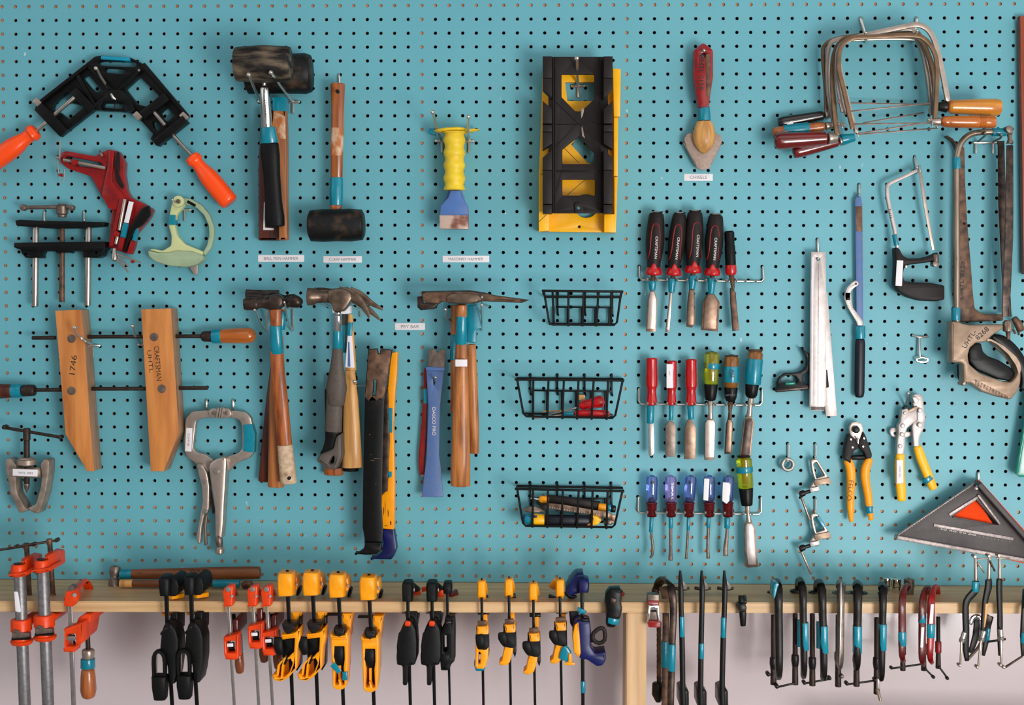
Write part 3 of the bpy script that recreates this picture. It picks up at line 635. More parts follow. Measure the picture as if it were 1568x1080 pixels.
sw('claw', 'csteel', [(1000,150,66,50,16),(1090,180,66,38,12),(1180,240,66,24,8),(1275,292,66,10,4)], k=4, n=3)
lathe('face', 'csteel', (700,160,62),(1000,150,62), [(0,50),(.3,48),(.5,36),(1,44)], seg=24)
lathe('handle', 'woodl', (1008,330,60),(1012,800,58), [(0,20),(.4,30),(1,46)], flat=.8); lathe('teal_band', 'tape', (1008,398,60),(1004,508,60), [(0,24),(1,28)], flat=.9, cap=.05)
pl('paper_sticker', 'white', 66, 67.5, [(985,510),(1020,510),(1042,775),(965,770)]); pl('sticker_print', 'bluew', 67.6, 67.9, [(988,560),(1000,560),(1008,765),(985,765)])
pl('white_wedge', 'white', 50, 74, [(855,275),(1005,260),(1005,325),(950,330),(860,320)], r=6)
V(B4); lathe('grip', 'woodl', (745,-130,62),(758,465,60), [(0,30),(.3,46),(.7,56),(1,64)], flat=.6, cap=.1)
V(B3)
T('claw_hammer', 'claw hammer with grey shaft mostly hidden behind the front claw hammer', 'hammer')
sw('claw', 'csteel', [(1020,190,44,40,12),(1100,250,44,30,10),(1180,310,44,22,8),(1252,376,44,9,4)], k=4, n=3)
sw('shaft', 'greygrip', [(962,330,46,26,14),(955,640,44,34,16)]); lathe('teal_band', 'tape', (958,420,46),(952,650,46), [(0,30),(1,34)], flat=.7, cap=.05)
V(B4); lathe('grip', 'rubber', (650,-20,36),(655,470,34), [(0,62),(1,62)], flat=.3); 
T('claw_hammer', 'claw hammer with red-brown handle butt showing below the grey grip', 'hammer')
lathe('grip', 'wood', (652,-100,14),(644,514,18), [(0,46),(.6,50),(1,60)], flat=.4); 
T('claw_hammer', 'claw hammer with black butt showing under the pale ash handle', 'hammer')
lathe('grip', 'rubber', (745,-100,22),(748,490,22), [(0,46),(1,50)], flat=.5)
V(B3)
hook_arm('hook between the claws of the front claw hammer', (975,210), 116, (1090,300), bw=0, stub=55, r=8, mid=(985,250))
hook_arm('hook under the face of the claw hammers', (742,200), 116, (860,280), bw=0, stub=0, r=8, mid=(760,240))
#---- middle of the board ----
def proj(w):
    c = w - CAM; z = c.dot(FWD); px = 784 + FPX * c.dot(RIGHT) / z; py = 540 + FPX * c.dot(DOWN) / z
    return ((px - OX) * SV, (py - OY) * SV)
def push(x, y, d1, d2):
    """where the point straight behind/before (x, y, d1) is seen when it lies at depth d2"""
    w = P(x, y, d1); w.y = -d2 * 0.001; q = proj(w); return (q[0], q[1], d2)
V(B3)
T('pry_bar', 'wide black flat pry bar with worn brown top and nail slot, in front', 'pry bar')
V(B4)
pl('bar', 'black', 60, 69, [(855,-260),(912,-266),(916,-235),(926,-235),(930,-266),(1003,-255),(985,-150),(960,0),(950,60),(944,300),(937,600),(935,700),(945,860),(938,930),(920,985),(850,998),(832,960),(832,900),(820,830),(822,600),(828,300),(835,0),(845,-120)], [(889,-68),(902,-77),(904,-31),(900,24),(883,24)], bev=1)
pl('worn_top', 'rsteel', 60.5, 69.5, [(859,-256),(909,-262),(913,-231),(929,-231),(933,-262),(998,-252),(981,-150),(956,0),(946,45),(925,38),(905,56),(880,30),(858,58),(834,30),(839,0),(849,-120)], [(886,-70),(902,-80),(907,-31),(903,27),(880,27)], bev=.6, label='brown worn top of the bar')
for x,y,w,h in ((866,420,26,4),(890,408,40,5),(870,380,6,10),(900,560,4,14),(860,260,8,6)): pl('scratch', 'rsteel', 68.8, 69.2, [(x,y),(x+w,y+h*.4),(x+w,y+h),(x,y+h*.8)], bev=.1)
pl('claw_foot', 'black', 62, 78, [(834,925),(827,962),(797,984),(766,996),(840,1002),(905,1000),(930,975),(937,925)], r=6, bev=3)
T('pry_bar', 'yellow flat pry bar with dark blue claw foot, behind the black one', 'pry bar')
pl('bar', 'dyellow', 12, 36, [(1000,-236),(1034,-245),(1030,-120),(1018,10),(1008,200),(1016,560),(1012,845),(940,838),(935,640),(975,600),(985,300),(975,0),(990,-160)], bev=1)
pl('worn_edge', 'dsteel', 14, 44, [(955,-30),(975,-30),(985,300),(972,610),(940,620),(940,200)], bev=1)
V(B4); pl('teal_band', 'tape', 11, 37.4, [(975,98),(1005,102),(1003,252),(976,250)]); pl('teal_band', 'tape', 11, 37.4, [(978,488),(1002,492),(1000,520),(980,530)])
pl('claw_foot', 'navy', 14, 38, [(938,846),(1012,844),(1022,900),(1030,965),(1012,1010),(995,1030),(864,1027),(905,1010),(938,985),(946,930)], r=5, bev=3)
for x,y,w,h in ((948,700,4,60),(958,660,3,90),(975,720,5,50),(990,790,8,30),(955,820,20,5)): pl('scratch', 'black', 35.7, 36.4, [(x,y),(x+w,y+h*.3),(x+w*.7,y+h),(x,y+h*.8)], bev=.1)
V(B3); hook_arm('hook through the slot of the black pry bar', (1042,888), 100, (1215,915), bw=0, stub=0, r=9, mid=(1060,925))

V(B5)
T('pry_bar', 'small blue flat pry bar with bare steel notched top and light lettering', 'pry bar')
pl('bare_tip', 'gsteel', 22, 29, [(360,618),(410,622),(432,650),(455,622),(500,626),(488,780),(352,775)], bev=.8)
pl('bar', 'bluew', 20, 28, [(338,775),(490,782),(462,1000),(452,1100),(444,1500),(455,1560),(478,1843),(300,1843),(340,1520),(356,1100),(345,900)], [(395,868),(408,862),(414,900),(404,925),(396,905)], r=6, bev=1, label='blue painted bar')
bar('blue_collar', 'blue', 336, 780, 492, 786, 26, 19, 31, r=4)
V(B6); text('lettering', 'DASCO PRO', 'inkw', 402, 300, 28.3, 26, 90, w=232)
V(B5)
T('pry_bar', 'thin red pry bar with a teal band, tucked behind the small blue one', 'pry bar')
V(B6); sw('bar', 'red', [(335,-140,12,16,10),(330,100,12,17,10),(318,400,12,26,10),(304,600,12,27,10),(306,748,12,21,8)], n=4, k=3)
bar('teal_band', 'tape', 334, 30, 334, 152, 36, 3, 19); bar('bare_tip', 'steel', 308, 742, 308, 758, 34, 8, 14)
V(B5); hook_arm('hook through the small blue pry bar', (415,853), 50, (402,910), bw=0, stub=0, r=8)

T('masonry_hammer', 'masonry hammer with long pointed pick, teal band and white tag on its handle', 'hammer')
pl('head', 'rsteel', 84, 112, [(300,165),(345,145),(640,142),(740,148),(900,172),(1195,212),(1130,238),(870,228),(800,224),(730,245),(520,238),(470,225),(440,245),(345,240),(312,225)], bev=5)
pl('cheek_plate', 'csteel', 100, 116, [(520,175),(560,162),(760,165),(800,205),(740,242),(520,236),(500,200)], r=10, bev=2)
lathe('handle', 'woodt', (630,250,98),(632,360,92), [(0,46),(1,44)], flat=.7)
lathe('teal_band', 'tape', (632,345,93),(625,578,84), [(0,42),(1,46)], flat=.75, cap=.06)
bar('paper_tag', 'white', 579, 735, 677, 735, 58, 96, 97.5, r=3)
V(B6); lathe('grip', 'woodt', (628,-350,84),(622,835,60), [(0,46),(.25,62),(.5,72),(.8,78),(.81,80),(1,82)], flat=.62, cap=.15)
V(B5)
T('masonry_hammer', 'masonry hammer with square face at lower left, its handle right of the front one', 'hammer')
pl('head', 'dsteel', 44, 72, [(262,185),(300,180),(310,235),(440,240),(400,288),(292,300),(264,276)], bev=3)
pl('pick', 'dsteel', 50, 66, [(300,140),(700,132),(820,150),(900,172),(800,200),(300,200)], bev=3)
pl('teal_band', 'tape', 44, 76, [(682,250),(755,250),(775,350),(795,445),(748,470),(750,570),(672,565),(672,300)], r=8, bev=2)
V(B6); lathe('handle', 'woodt', (712,-340,52),(738,565,38), [(0,36),(.3,42),(.7,44),(1,38)], flat=.8, cap=.2)
V(B5); text('lettering', 'HUNT', 'ink', 690, 640, 84, 14, 94, w=80)
T('masonry_hammer', 'masonry hammer with darker handle showing left of the front one', 'hammer')
lathe('handle', 'woodm', (566,255,26),(560,1150,22), [(0,22),(.5,24),(1,24)], flat=.8); lathe('teal_band', 'tape', (562,500,26),(560,710,26), [(0,25),(1,26)], cap=.06)
V(B6); lathe('grip', 'woodm', (580,200,24),(650,812,20), [(0,30),(1,46)], flat=.5)
V(B5); pl('head', 'dsteel', 10, 34, [(480,200),(780,200),(800,225),(730,246),(520,240)], bev=2)
hook_arm('left hook of the masonry hammers', (497,292), 128, (548,410), bw=0, stub=0, r=9, mid=(500,350))
hook_arm('right hook of the masonry hammers', (797,255), 128, (800,465), bw=0, stub=0, r=9, mid=(800,400))
sw('cross_bar', 'zinc', [(795,266,110,8),(855,266,3,8)], seg=8); sw('loop', 'zinc', [(800,465,4,8),(806,330,6,8),(800,190,118,8)], seg=8, k=3)

# brick chisels with yellow hand guards
V(B7)
T('brick_chisel', 'wide brick chisel with ribbed yellow rubber guard and blue blade', 'chisel')
lathe('guard_flange', 'ygrip', (286,148,52),(288,176,52), [(0,98),(.4,104),(1,96)], flat=.6, cap=.3, seg=30)
prof = []
for i in range(25):
    t = i / 24; prof.append((t, 66 + 5 * math.cos(t * 4.5 * 2 * math.pi + 3.0) - 2 * math.sin(t * 3)))
lathe('ribbed_guard', 'ygrip', (315,172,52),(315,548,50), [(0,78)] + [(.04 + .96 * t, r) for t, r in prof], k=2, cap=.15, seg=24)
pl('blade', 'blue', 42, 60, [(290,546),(350,546),(362,590),(400,645),(404,705),(220,705),(228,645),(278,590)], bev=2, r=8)
pl('bare_edge', 'bareedge', 43, 58, [(220,703),(404,703),(404,794),(219,792)], bev=1.5)
T('brick_chisel', 'second brick chisel, its yellow guard flange and teal tape peeking out behind', 'chisel')
lathe('guard_flange', 'ygrip', (365,162,24),(368,186,24), [(0,108),(.5,112),(1,104)], flat=.5, cap=.3, seg=26)
lathe('ribbed_guard', 'ygrip', (318,180,20),(318,500,18), [(0,54),(1,50)], seg=20)
bar('teal_band', 'tape', 152, 168, 196, 172, 36, 12, 30, r=6); pl('blade', 'blue', 12, 24, [(298,500),(345,500),(396,660),(396,780),(232,780),(234,660)], r=6)
hook_arm('left crossbar hook of the brick chisels', (175,48), 118, (235,232), bw=42, stub=76, r=9, mid=(205,165), group='hooks of the brick chisels')
hook_arm('right crossbar hook of the brick chisels', (404,78), 118, (408,234), bw=34, stub=74, r=9, mid=(404,180), group='hooks of the brick chisels')

# mitre boxes
V(B8)
T('miter_box', 'yellow plastic miter box behind the black one, with round cut-out at its foot', 'miter box')
pl('floor', 'yellow', 4, 14, [(172,150),(545,150),(545,400),(548,705),(548,1000),(152,995),(152,705),(165,395)], [(288,222),(438,222),(438,320),(300,320)], [(320,545),(360,490),(462,600),(445,650),(405,640)], circ(397,862,62,24), circ(361,970,8,10), bev=1)
for q in ([(152,700),(205,705),(205,990),(152,995)], [(165,395),(205,395),(205,700),(158,700)], [(535,150),(576,155),(572,400),(540,400)], [(540,404),(562,404),(560,708),(540,708)], [(490,905),(545,905),(545,1000),(490,998)], [(542,712),(560,712),(550,1000),(542,1000)]):
    pl('side_wall', 'yellow', 14, 44, q, bev=1)
bar('groove', 'dsteel', 285, 565, 360, 640, 3, 13, 14.4); bar('groove', 'dsteel', 300, 805, 390, 728, 3, 13, 14.4); bar('groove', 'dsteel', 152, 944, 190, 908, 3, 43, 44.5)
T('miter_box', 'black plastic miter box with crossing saw grooves, hung in front of the yellow one', 'miter box')
pl('floor', 'dkpl', 50, 58, [(200,90),(510,90),(512,900),(205,900)], [(270,182),(438,182),(438,310),(372,372),(340,372),(270,300)], [(360,500),(440,590),(440,645),(274,645),(274,570)], [(274,726),(442,726),(442,808),(274,808)], circ(358,872,9,12), circ(349,100,6,10), bev=1, r=5)
for sx, segs in ((0, [((88,88),(200,200)),((203,203),(255,302)),((318,360),(436,436)),((443,443),(478,478)),((481,481),(570,540)),((612,572),(676,676)),((679,679),(852,852)),((857,857),(900,900))]),):
    for (a0, a1), (b0, b1) in segs: pl('left_wall', 'dkpl', 58, 90, [(172,a0),(220,a1),(220,b1),(172,b0)], bev=1)
    for (a0, a1), (b0, b1) in segs: pl('right_wall', 'dkpl', 58, 90, [(488,a1),(534,a0),(534,b0),(488,b1)], bev=1)
for x in (226, 236, 470): bar('floor_ridge', 'dkpl', x, 92, x+3, 898, 4, 57, 61)
for a in ((222,308,486,560),(222,570,486,305),(222,440,486,438),(236,686,486,686),(236,680,486,680)): bar('saw_groove', 'black', *a, 4, 57.2, 58.6)
pl('lug', 'dkpl', 56, 62, [(335,850),(348,842),(368,842),(380,855),(382,900),(340,900)], circ(358,872,10,12), r=3)
pl('chalk_smear', 'cast', 57.8, 58.5, [(372,360),(382,356),(386,364),(380,392),(372,410),(370,385)], bev=.1); pl('chalk_smear', 'cast', 57.8, 58.5, [(372,455),(378,448),(384,490),(390,512),(376,500)], bev=.1)
hook_arm('hook in the top window of the black miter box', (349,98), 92, (355,242), bw=34, stub=58, r=8, mid=(350,190))

# wire baskets
def basket(view, label, rim, back, frame, ribs, backbar, hooks, D=72):
    V(view); T('wire_basket', label, 'basket', 'wire baskets on the board'); g = 14
    (xa, ya), (xb, yb) = rim; (ca, cya), (cb_, cyb) = back
    sw('rim', 'black', [(xa,ya,D,g*1.15),(xb,yb,D,g*1.15),(cb_,cyb,8,g*1.15),(ca,cya,8,g*1.15)], closed=True, seg=8)
    sw('front_frame', 'black', [(frame[0][0],frame[0][1],D,g),(frame[1][0],frame[1][1]-30,D-8,g),(frame[1][0]+30,frame[1][1],D-10,g),(frame[2][0]-30,frame[2][1],D-10,g),(frame[2][0],frame[2][1]-30,D-8,g),(frame[3][0],frame[3][1],D,g)], seg=8)
    bb = [push(q[0], q[1], D-10, 8) for q in (frame[1], frame[2])]
    sw('bottom_back_wire', 'black', [bb[0]+(g,), bb[1]+(g,)], seg=8)
    sw('back_wire', 'black', [(backbar[0],backbar[2],7,g*.8),(backbar[1],backbar[3],7,g*.8)], seg=8)
    for x0, y0, x1, y1 in ribs:
        k = push(x1, y1, D-10, 9)
        sw('rib', 'black', [(x0,y0,D,g),(x1,y1,D-10,g),(k[0],k[1],9,g),(k[0]*.9+x0*.1,(backbar[2]+backbar[3])/2,8,g)], seg=8)
    for x, y0, y1 in hooks: sw('hanger', 'black', [(x,y0,-6,g*.9),(x,y0+8,4,g*.9),(x+2,y1-40,6,g*.9),(x+10,y1,3,g*.9)], k=2, seg=8)
basket(C1, 'empty small black wire basket, topmost of the three', [(450,190),(1372,200)], [(480,258),(1355,262)], [(470,200),(528,575),(1305,580),(1352,205)], [(568,200,585,582),(750,200,748,590),(925,200,912,590),(1092,200,1070,592),(1240,205,1235,585)], (620,1265,376,382), [(625,200,470),(938,200,470),(1250,200,480)])
basket(C2, 'black wire basket holding red-handled tools', [(140,158),(1385,170)], [(160,148),(1375,156)], [(165,170),(235,580),(1285,600),(1368,180)], [(348,165,345,612),(522,168,508,606),(698,170,680,606),(865,172,848,610),(1038,174,1015,612),(1202,176,1186,614)], (340,1245,284,298), [(315,105,335),(622,105,335),(934,105,340),(1244,105,345)])
basket(C3, 'black wire basket filled with knives and a steel rule, lowest of the three', [(140,216),(1385,242)], [(160,184),(1370,206)], [(165,226),(230,638),(1280,655),(1365,252)], [(345,215,338,652),(515,220,508,656),(686,224,670,660),(868,228,846,660),(1026,232,1014,664),(1198,238,1184,668)], (340,1245,322,330), [(314,150,430),(622,150,430),(934,150,430),(1240,150,430)])
V(C2)
T('screwdriver', 'red-handled screwdriver with teal tape lying at the bottom of the middle basket', 'screwdriver')
lathe('handle', 'redp', (812,546,46),(1222,552,46), [(0,34),(.12,42),(.7,44),(1,40)], cap=.7)
lathe('teal_band', 'tape', (690,560,46),(812,552,46), [(0,20),(1,28)], cap=.05); sw('shaft', 'nickel', [(350,606,46,9),(700,560,46,9)])
T('screwdriver', 'red stubby-handled awl resting on the screwdriver in the middle basket', 'awl')
lathe('handle', 'redp', (866,468,34),(1160,400,34), [(0,38),(.2,56),(.5,58),(.8,74),(1,60)], cap=.6, k=2); sw('shaft', 'nickel', [(520,560,34,8),(700,520,34,9),(840,482,34,10)], k=2)
T('wood_plug', 'small pale wooden block behind the red handles in the middle basket', 'block')
pl('block', 'woodl', 12, 24, rect(866,336,938,400), r=5)
T('scriber', 'thin brass-coloured scriber lying in the middle basket', 'scriber')
sw('rod', 'woodl', [(452,524,22,7),(690,514,22,9)], seg=8); sw('tip', 'steel', [(452,524,22,6),(430,525,22,2)], seg=8)
V(C3)
T('utility_knife', 'black utility knife with orange-yellow ends at the back of the lowest basket', 'knife')
sw('handle', 'dkpl', [(500,335,20,56,34),(800,372,20,62,34),(1110,410,20,52,30)], n=4); lathe('end_cap', 'dyellow', (412,332,22),(530,340,22), [(0,30),(.3,44),(1,42)], n=3); lathe('yellow_ring', 'dyellow', (1090,420,22),(1180,428,22), [(0,42),(1,42)], n=3, cap=.1)
lathe('teal_ring', 'tape', (1180,428,22),(1235,432,22), [(0,42),(1,40)], n=3, cap=.1); lathe('black_tip', 'black', (1230,440,22),(1292,448,22), [(0,42),(1,40)], n=3); sw('blade', 'chrome', [(318,324,22,10),(412,336,22,14)])
pl('lower_guard', 'dkpl', 12, 24, [(380,372),(500,375),(500,470),(440,440)], r=6)
T('steel_rule', 'tarnished steel rule lying slanted across the lowest basket', 'ruler')
pl('rule', 'bblade', 42, 46, [(500,378),(700,398),(1000,452),(1190,478),(1310,530),(1290,600),(1200,560),(1000,512),(700,470),(492,432)], bev=.4)
for i in range(22): bar('graduation', 'inkw', 540+i*28, 420+i*4.4, 538+i*28, 434+i*4.4, 5, 45.9, 46.3)
T('utility_knife', 'navy knife with yellow ends in front in the lowest basket', 'knife')
lathe('grip', 'dnavy', (470,575,48),(1010,580,48), [(0,66),(.5,64),(1,62)], n=2.6); lathe('yellow_collar', 'yellow', (335,568,48),(476,572,48), [(0,66),(.3,72),(1,66)], cap=.1); lathe('teal_ring', 'tape', (245,562,48),(340,566,48), [(0,58),(1,66)], cap=.2); lathe('navy_cap', 'navy', (225,560,48),(262,562,48), [(0,44),(1,60)], cap=.5)
pl('yellow_nose', 'yellow', 32, 60, [(1015,520),(1080,530),(1135,575),(1090,630),(1000,640),(1020,600)], r=12, bev=3); pl('nose_tip', 'dyellow', 40, 58, [(960,632),(1010,600),(1020,640)], r=3); pl('print', 'navy', 62, 64, [(345,520),(395,518),(392,545),(345,548)])
T('pliers', 'dull metal jaw lying at the left of the lowest basket', 'pliers')
pl('jaw', 'gsteel', 34, 44, [(225,455),(260,430),(350,415),(440,445),(480,480),(400,490),(260,482)], r=10, bev=1.5); disc('pivot', 'gsteel', 1215, 600, 26, 30, 40)
pl('handle_end', 'gsteel', 26, 38, [(1140,600),(1210,560),(1310,560),(1290,610),(1180,640)], r=8, bev=2)

# paper labels on the board
def label(view, x0, y0, x1, y1, s, wrd, ang=0):
    V(view); T('paper_label', 'white printed paper label reading %s' % s, 'label', None)
    pl('paper', 'white', 0.2, 0.8, rect(x0, y0, x1, y1), bev=0.1)
    text('lettering', s, 'inkg', (x0 + x1) / 2, (y0 + y1) / 2, 0.9, (y1 - y0) * .42, ang, w=wrd, thick=.05)
label(B2, 352, 922, 733, 978, 'BALL PEIN HAMMER', 286); label(B2, 892, 930, 1210, 985, 'CLAW HAMMER', 226)
label(B7, 240, 963, 536, 1005, 'MASONRY HAMMER', 220); label(B5, 80, 405, 328, 462, 'PRY BAR', 150); label(C7, 205, 934, 395, 980, 'CHISELS', 112)

# ---- tool racks with chisels and screwdrivers ----
def rack(view, label, pts, loops, r=8.5):
    V(view); T('tool_rack', label, 'rack', 'wire tool racks')
    (xa, ya), (xl, yl), (xr, yr), (xb, yb) = pts
    sw('rail', 'zinc', [(xa,ya,-5,r),(xa,ya+4,4,r),(xl,yl-20,7,r),(xl+18,yl,8,r),(xr-18,yr,8,r),(xr,yr-20,7,r),(xb,yb+4,4,r),(xb,yb,-5,r)], seg=10)
    for x, w in loops:
        y = yl + (yr - yl) * (x - xl) / (xr - xl); D = 46
        sw('loop', 'zinc', [(x-w,y-14,D+3,r*.9),(x-w,y,D,r*.8),(x-w,y,8,r*.8),(x+w,y,8,r*.8),(x+w,y,D,r*.8),(x+w,y-14,D+3,r*.9)], seg=8)
rack(C4, 'wire rack on the board carrying four big black and red chisels', [(95,528),(95,632),(1028,645),(1022,530)], [(192,38),(340,38),(492,38),(635,38),(785,38),(932,38)], 8.5)
rack(C5, 'wire rack on the board carrying red, lime and amber handled chisels', [(100,405),(100,535),(1116,545),(1118,408)], [(207,36),(370,36),(532,36),(695,36),(857,36),(1018,36)], 8.5)
rack(C6, 'wire rack on the board carrying five clear blue screwdrivers', [(96,436),(92,572),(1110,582),(1108,440)], [(205,36),(365,36),(515,36),(686,36),(846,36),(1000,36)], 8.5)
HD = 28
def blade(m, out, d0=None, inset=.16, face=None):
    """flat blade with ground side bevels: a plate and a narrower raised face"""
    d0 = HD - 4 if d0 is None else d0
    pl('blade', m, d0, d0 + 6, out, bev=.5)
    cy = sum(q[1] for q in out) / len(out); y0 = min(q[1] for q in out); y1 = max(q[1] for q in out)
    def mid(y):
        xs = []
        for i in range(len(out)):
            a, b = out[i], out[(i + 1) % len(out)]
            if (a[1] - y) * (b[1] - y) <= 0 and a[1] != b[1]: xs.append(a[0] + (b[0] - a[0]) * (y - a[1]) / (b[1] - a[1]))
        return (min(xs), max(xs)) if len(xs) > 1 else None
    ins = []
    for x, y in out:
        yy = min(max(y, y0 + (y1 - y0) * .05), y1 - (y1 - y0) * .07); w = mid(yy)
        if w is None: continue
        c = (w[0] + w[1]) / 2; h = (w[1] - w[0]) / 2 * (1 - inset * 1.6)
        ins.append((c + h * (1 if x > c else -1), yy))
    if face: pl('blade_face', face, d0 + 5.4, d0 + 7.2, ins, bev=.4)
def craftsman(label, top, bot, s, teal, bl, tw=30, off=0, m='rsteel', face='bblade'):
    T('chisel', label, 'chisel', None)
    (x0, y0), (x1, y1) = top, bot; ax = lambda t: (x0 + (x1 - x0) * t, y0 + (y1 - y0) * t)
    K = [(0,52),(.1,60),(.4,70),(.62,66),(.82,52),(1,48)]
    def rad(t):
        for (a, ra), (b, rb) in zip(K, K[1:]):
            if a <= t <= b: return (ra + (rb - ra) * (t - a) / (b - a)) * s
        return 48 * s
    up = lambda t, u: HD + math.sqrt(max(rad(t) ** 2 - u * u, 1)) / SV * 1.2
    h = lathe('handle', 'dkpl', (x0,y0+8,HD),(x1,y1-20,HD), [(t, r*s) for t, r in K], k=2, cap=.15, seg=28)
    lathe('steel_cap', 'chrome', (x0,y0-8,HD+2),(x0,y0+12,HD+2), [(0,38*s),(.4,48*s),(1,50*s)], cap=.3, seg=24)
    a = ax(.85); lathe('red_bolster', 'redp', (a[0],a[1],HD),(x1,y1,HD), [(0,48*s),(.5,60*s),(.8,63*s),(1,54*s)], k=2, cap=.2, seg=22)
    pl('red_tongue', 'redp', HD+8, HD+13.5*s, [(ax(.8)[0]-26*s+off*.6, ax(.9)[1]), (ax(.8)[0]-14*s+off*.6, ax(.83)[1]), (ax(.8)[0]+off*.6, ax(.8)[1]), (ax(.8)[0]+14*s+off*.6, ax(.83)[1]), (ax(.8)[0]+26*s+off*.6, ax(.9)[1])], r=6, bev=1)
    dx = (x1 - x0) / (y1 - y0)
    L = [(-48,.74),(-40,.68),(-33,.55),(-31,.35),(-22,.22),(0,.185),(22,.22),(34,.35),(36,.55),(38,.68),(46,.74)]
    sw('red_outline', 'red', [(ax(t)[0] + (u + off) * s, ax(t)[1], up(t, (u + off) * s) + .4, 4) for u, t in L], k=3, seg=6)
    text('lettering', 'CRAFTSMAN', 'inkw', ax(.56)[0] + (12 + off) * s, ax(.56)[1], up(.45, 0) + .6, 19*s, 90 - math.degrees(math.atan(dx)), par=h, w=165)
    (tx0,ty0),(tx1,ty1) = teal; lathe('neck', 'rsteel', (x1,y1-6,HD),(tx0,ty0+10,HD), [(0,18),(1,20)])
    lathe('teal_band', 'tape', (tx0,ty0,HD),(tx1,ty1,HD), [(0,tw),(.3,tw),(1,tw*.75)], cap=.1)
    blade(m, bl, face=face)
V(C4)
craftsman('leftmost black and red chisel with a silvery one-inch blade', (222,122), (198,600), 1.0, ((192,640),(190,712)), [(178,704),(204,704),(228,782),(216,1022),(143,1020),(156,782)], m='bblade', face='spatina')
craftsman('slim black and red chisel with a narrow blade, second from the left', (396,128), (348,604), .92, ((342,622),(334,728)), [(326,716),(344,718),(320,1026),(290,1022)], m='gsteel', face='spatina')
craftsman('tallest black and red chisel with half-inch brown blade', (512,112), (495,585), 1.0, ((496,600),(488,702)), [(470,694),(508,694),(512,960),(490,992),(448,985),(456,800)], off=18)
craftsman('black and red chisel with the widest brown blade', (668,138), (640,604), .98, ((640,618),(632,738)), [(616,726),(650,726),(698,800),(684,1020),(560,1010),(570,798)])
T('chisel', 'small plain black handled chisel with red collar and rusty blade', 'chisel')
lathe('handle', 'rubber', (768,262,HD),(780,530,HD), [(0,34),(.05,38),(.4,36),(.45,40),(1,40)]); lathe('red_collar', 'redp', (780,520,HD),(782,596,HD), [(0,42),(.7,44),(1,36)], cap=.1)
sw('neck', 'rsteel', [(784,590,HD,22),(792,640,HD,18),(798,700,HD,12)]); blade('dsteel', [(775,694),(800,690),(818,732),(845,1012),(795,1018),(778,800)], face='rsteel')
V(C5)
def redch(label, x, y0, y1, w, teal, blade_, tw, bl, lean=0):
    T('chisel', label, 'chisel'); lathe('handle', 'redp', (x,y0,HD),(x+lean,y1,HD), [(0,w*.8),(.04,w),(.08,w*.92),(.55,w),(.6,w*.94),(.7,w*.76),(.85,w*.86),(.97,w*.95),(1,w*.8)], cap=.4, k=2)
    (a,b),(c,d_) = teal; lathe('teal_band', 'tape', (a,b,HD),(c,d_,HD), [(0,tw),(1,tw*.9)], cap=.1)
    pl('blade', bl, HD-3, HD+3, blade_, bev=.6)
redch('red-handled gouge with a bright narrow rod blade, leftmost of the reds', 204, 148, 545, 50, ((196,545),(192,695)), [(180,690),(222,690),(226,940),(205,968),(182,960)], 32, 'steel')
redch('red-handled paint-scraper chisel with white paper strip on its handle', 372, 172, 545, 44, ((366,545),(364,668)), [(348,672),(382,680),(405,710),(400,972),(320,970),(320,712)], 20, 'gsteel', -4)
pl('paper_strip', 'white', HD+10, HD+11.5, rect(328,204,380,402)); text('lettering', 'UHTL', 'inkg', 352, 280, HD+11.7, 10, 88)
redch('red-handled chisel with wide dark brown blade, rightmost of the reds', 530, 158, 545, 49, ((525,548),(532,660)), [(500,668),(530,655),(572,735),(566,990),(474,990),(480,738)], 28, 'bblade')
T('chisel', 'chisel with clear lime-green handle, black collar and bright blade', 'chisel')
lathe('handle', 'clearyel', (700,98,HD),(694,380,HD), [(0,58),(.1,66),(.9,58),(1,54)], n=2.4); lathe('striking_cap', 'dsteel', (702,96,HD),(702,135,HD), [(0,40),(.4,52),(1,56)], cap=.5); sw('core', 'brownboard', [(705,140,HD,22),(698,340,HD,20)])
lathe('teal_band', 'tape', (702,194,HD),(698,244,HD), [(0,68),(1,66)], cap=.1); lathe('collar', 'black', (695,368,HD),(690,505,HD), [(0,58),(.8,48),(1,40)], cap=.1)
lathe('neck', 'nickel', (692,505,HD),(690,660,HD), [(0,22),(.6,17),(1,26)]); blade('gsteel', [(676,650),(706,650),(732,690),(722,1000),(642,998),(646,690)], inset=.06, face='spatina')
T('chisel', 'chisel with amber handle and teal tape lettered in black marker', 'chisel')
lathe('handle', 'amber', (864,128,HD),(858,410,HD), [(0,56),(.1,62),(.9,58),(1,52)], cap=.3); lathe('striking_cap', 'dsteel', (864,122,HD),(864,160,HD), [(0,44),(1,58)], cap=.5)
lathe('teal_band', 'tape', (864,222,HD),(860,354,HD), [(0,64),(1,64)], cap=.05); text('lettering', 'OAK', 'ink', 868, 288, HD+17, 40, 80, w=70)
lathe('collar', 'black', (860,396,HD),(856,512,HD), [(0,58),(.7,50),(1,38)], cap=.1); text('collar_print', 'HYTEST', 'inkg', 858, 462, HD+15, 16)
lathe('neck', 'rsteel', (856,512,HD),(850,660,HD), [(0,22),(.6,14),(1,18)]); blade('dsteel', [(838,650),(862,650),(878,690),(866,950),(808,948),(822,700)], face='bblade')
T('chisel', 'big chisel with amber handle wrapped in a long teal band and dark blade', 'chisel')
lathe('handle', 'amber', (1062,90,HD+2),(1040,380,HD+2), [(0,58),(.1,66),(1,60)], cap=.3); lathe('striking_cap', 'rsteel', (1062,84,HD+2),(1062,116,HD+2), [(0,50),(1,64)], cap=.5)
lathe('teal_band', 'tape', (1056,160,HD+2),(1040,372,HD+2), [(0,70),(1,66)], cap=.05); lathe('collar', 'black', (1036,362,HD+2),(1026,482,HD+2), [(0,58),(.8,50),(1,38)], cap=.1)
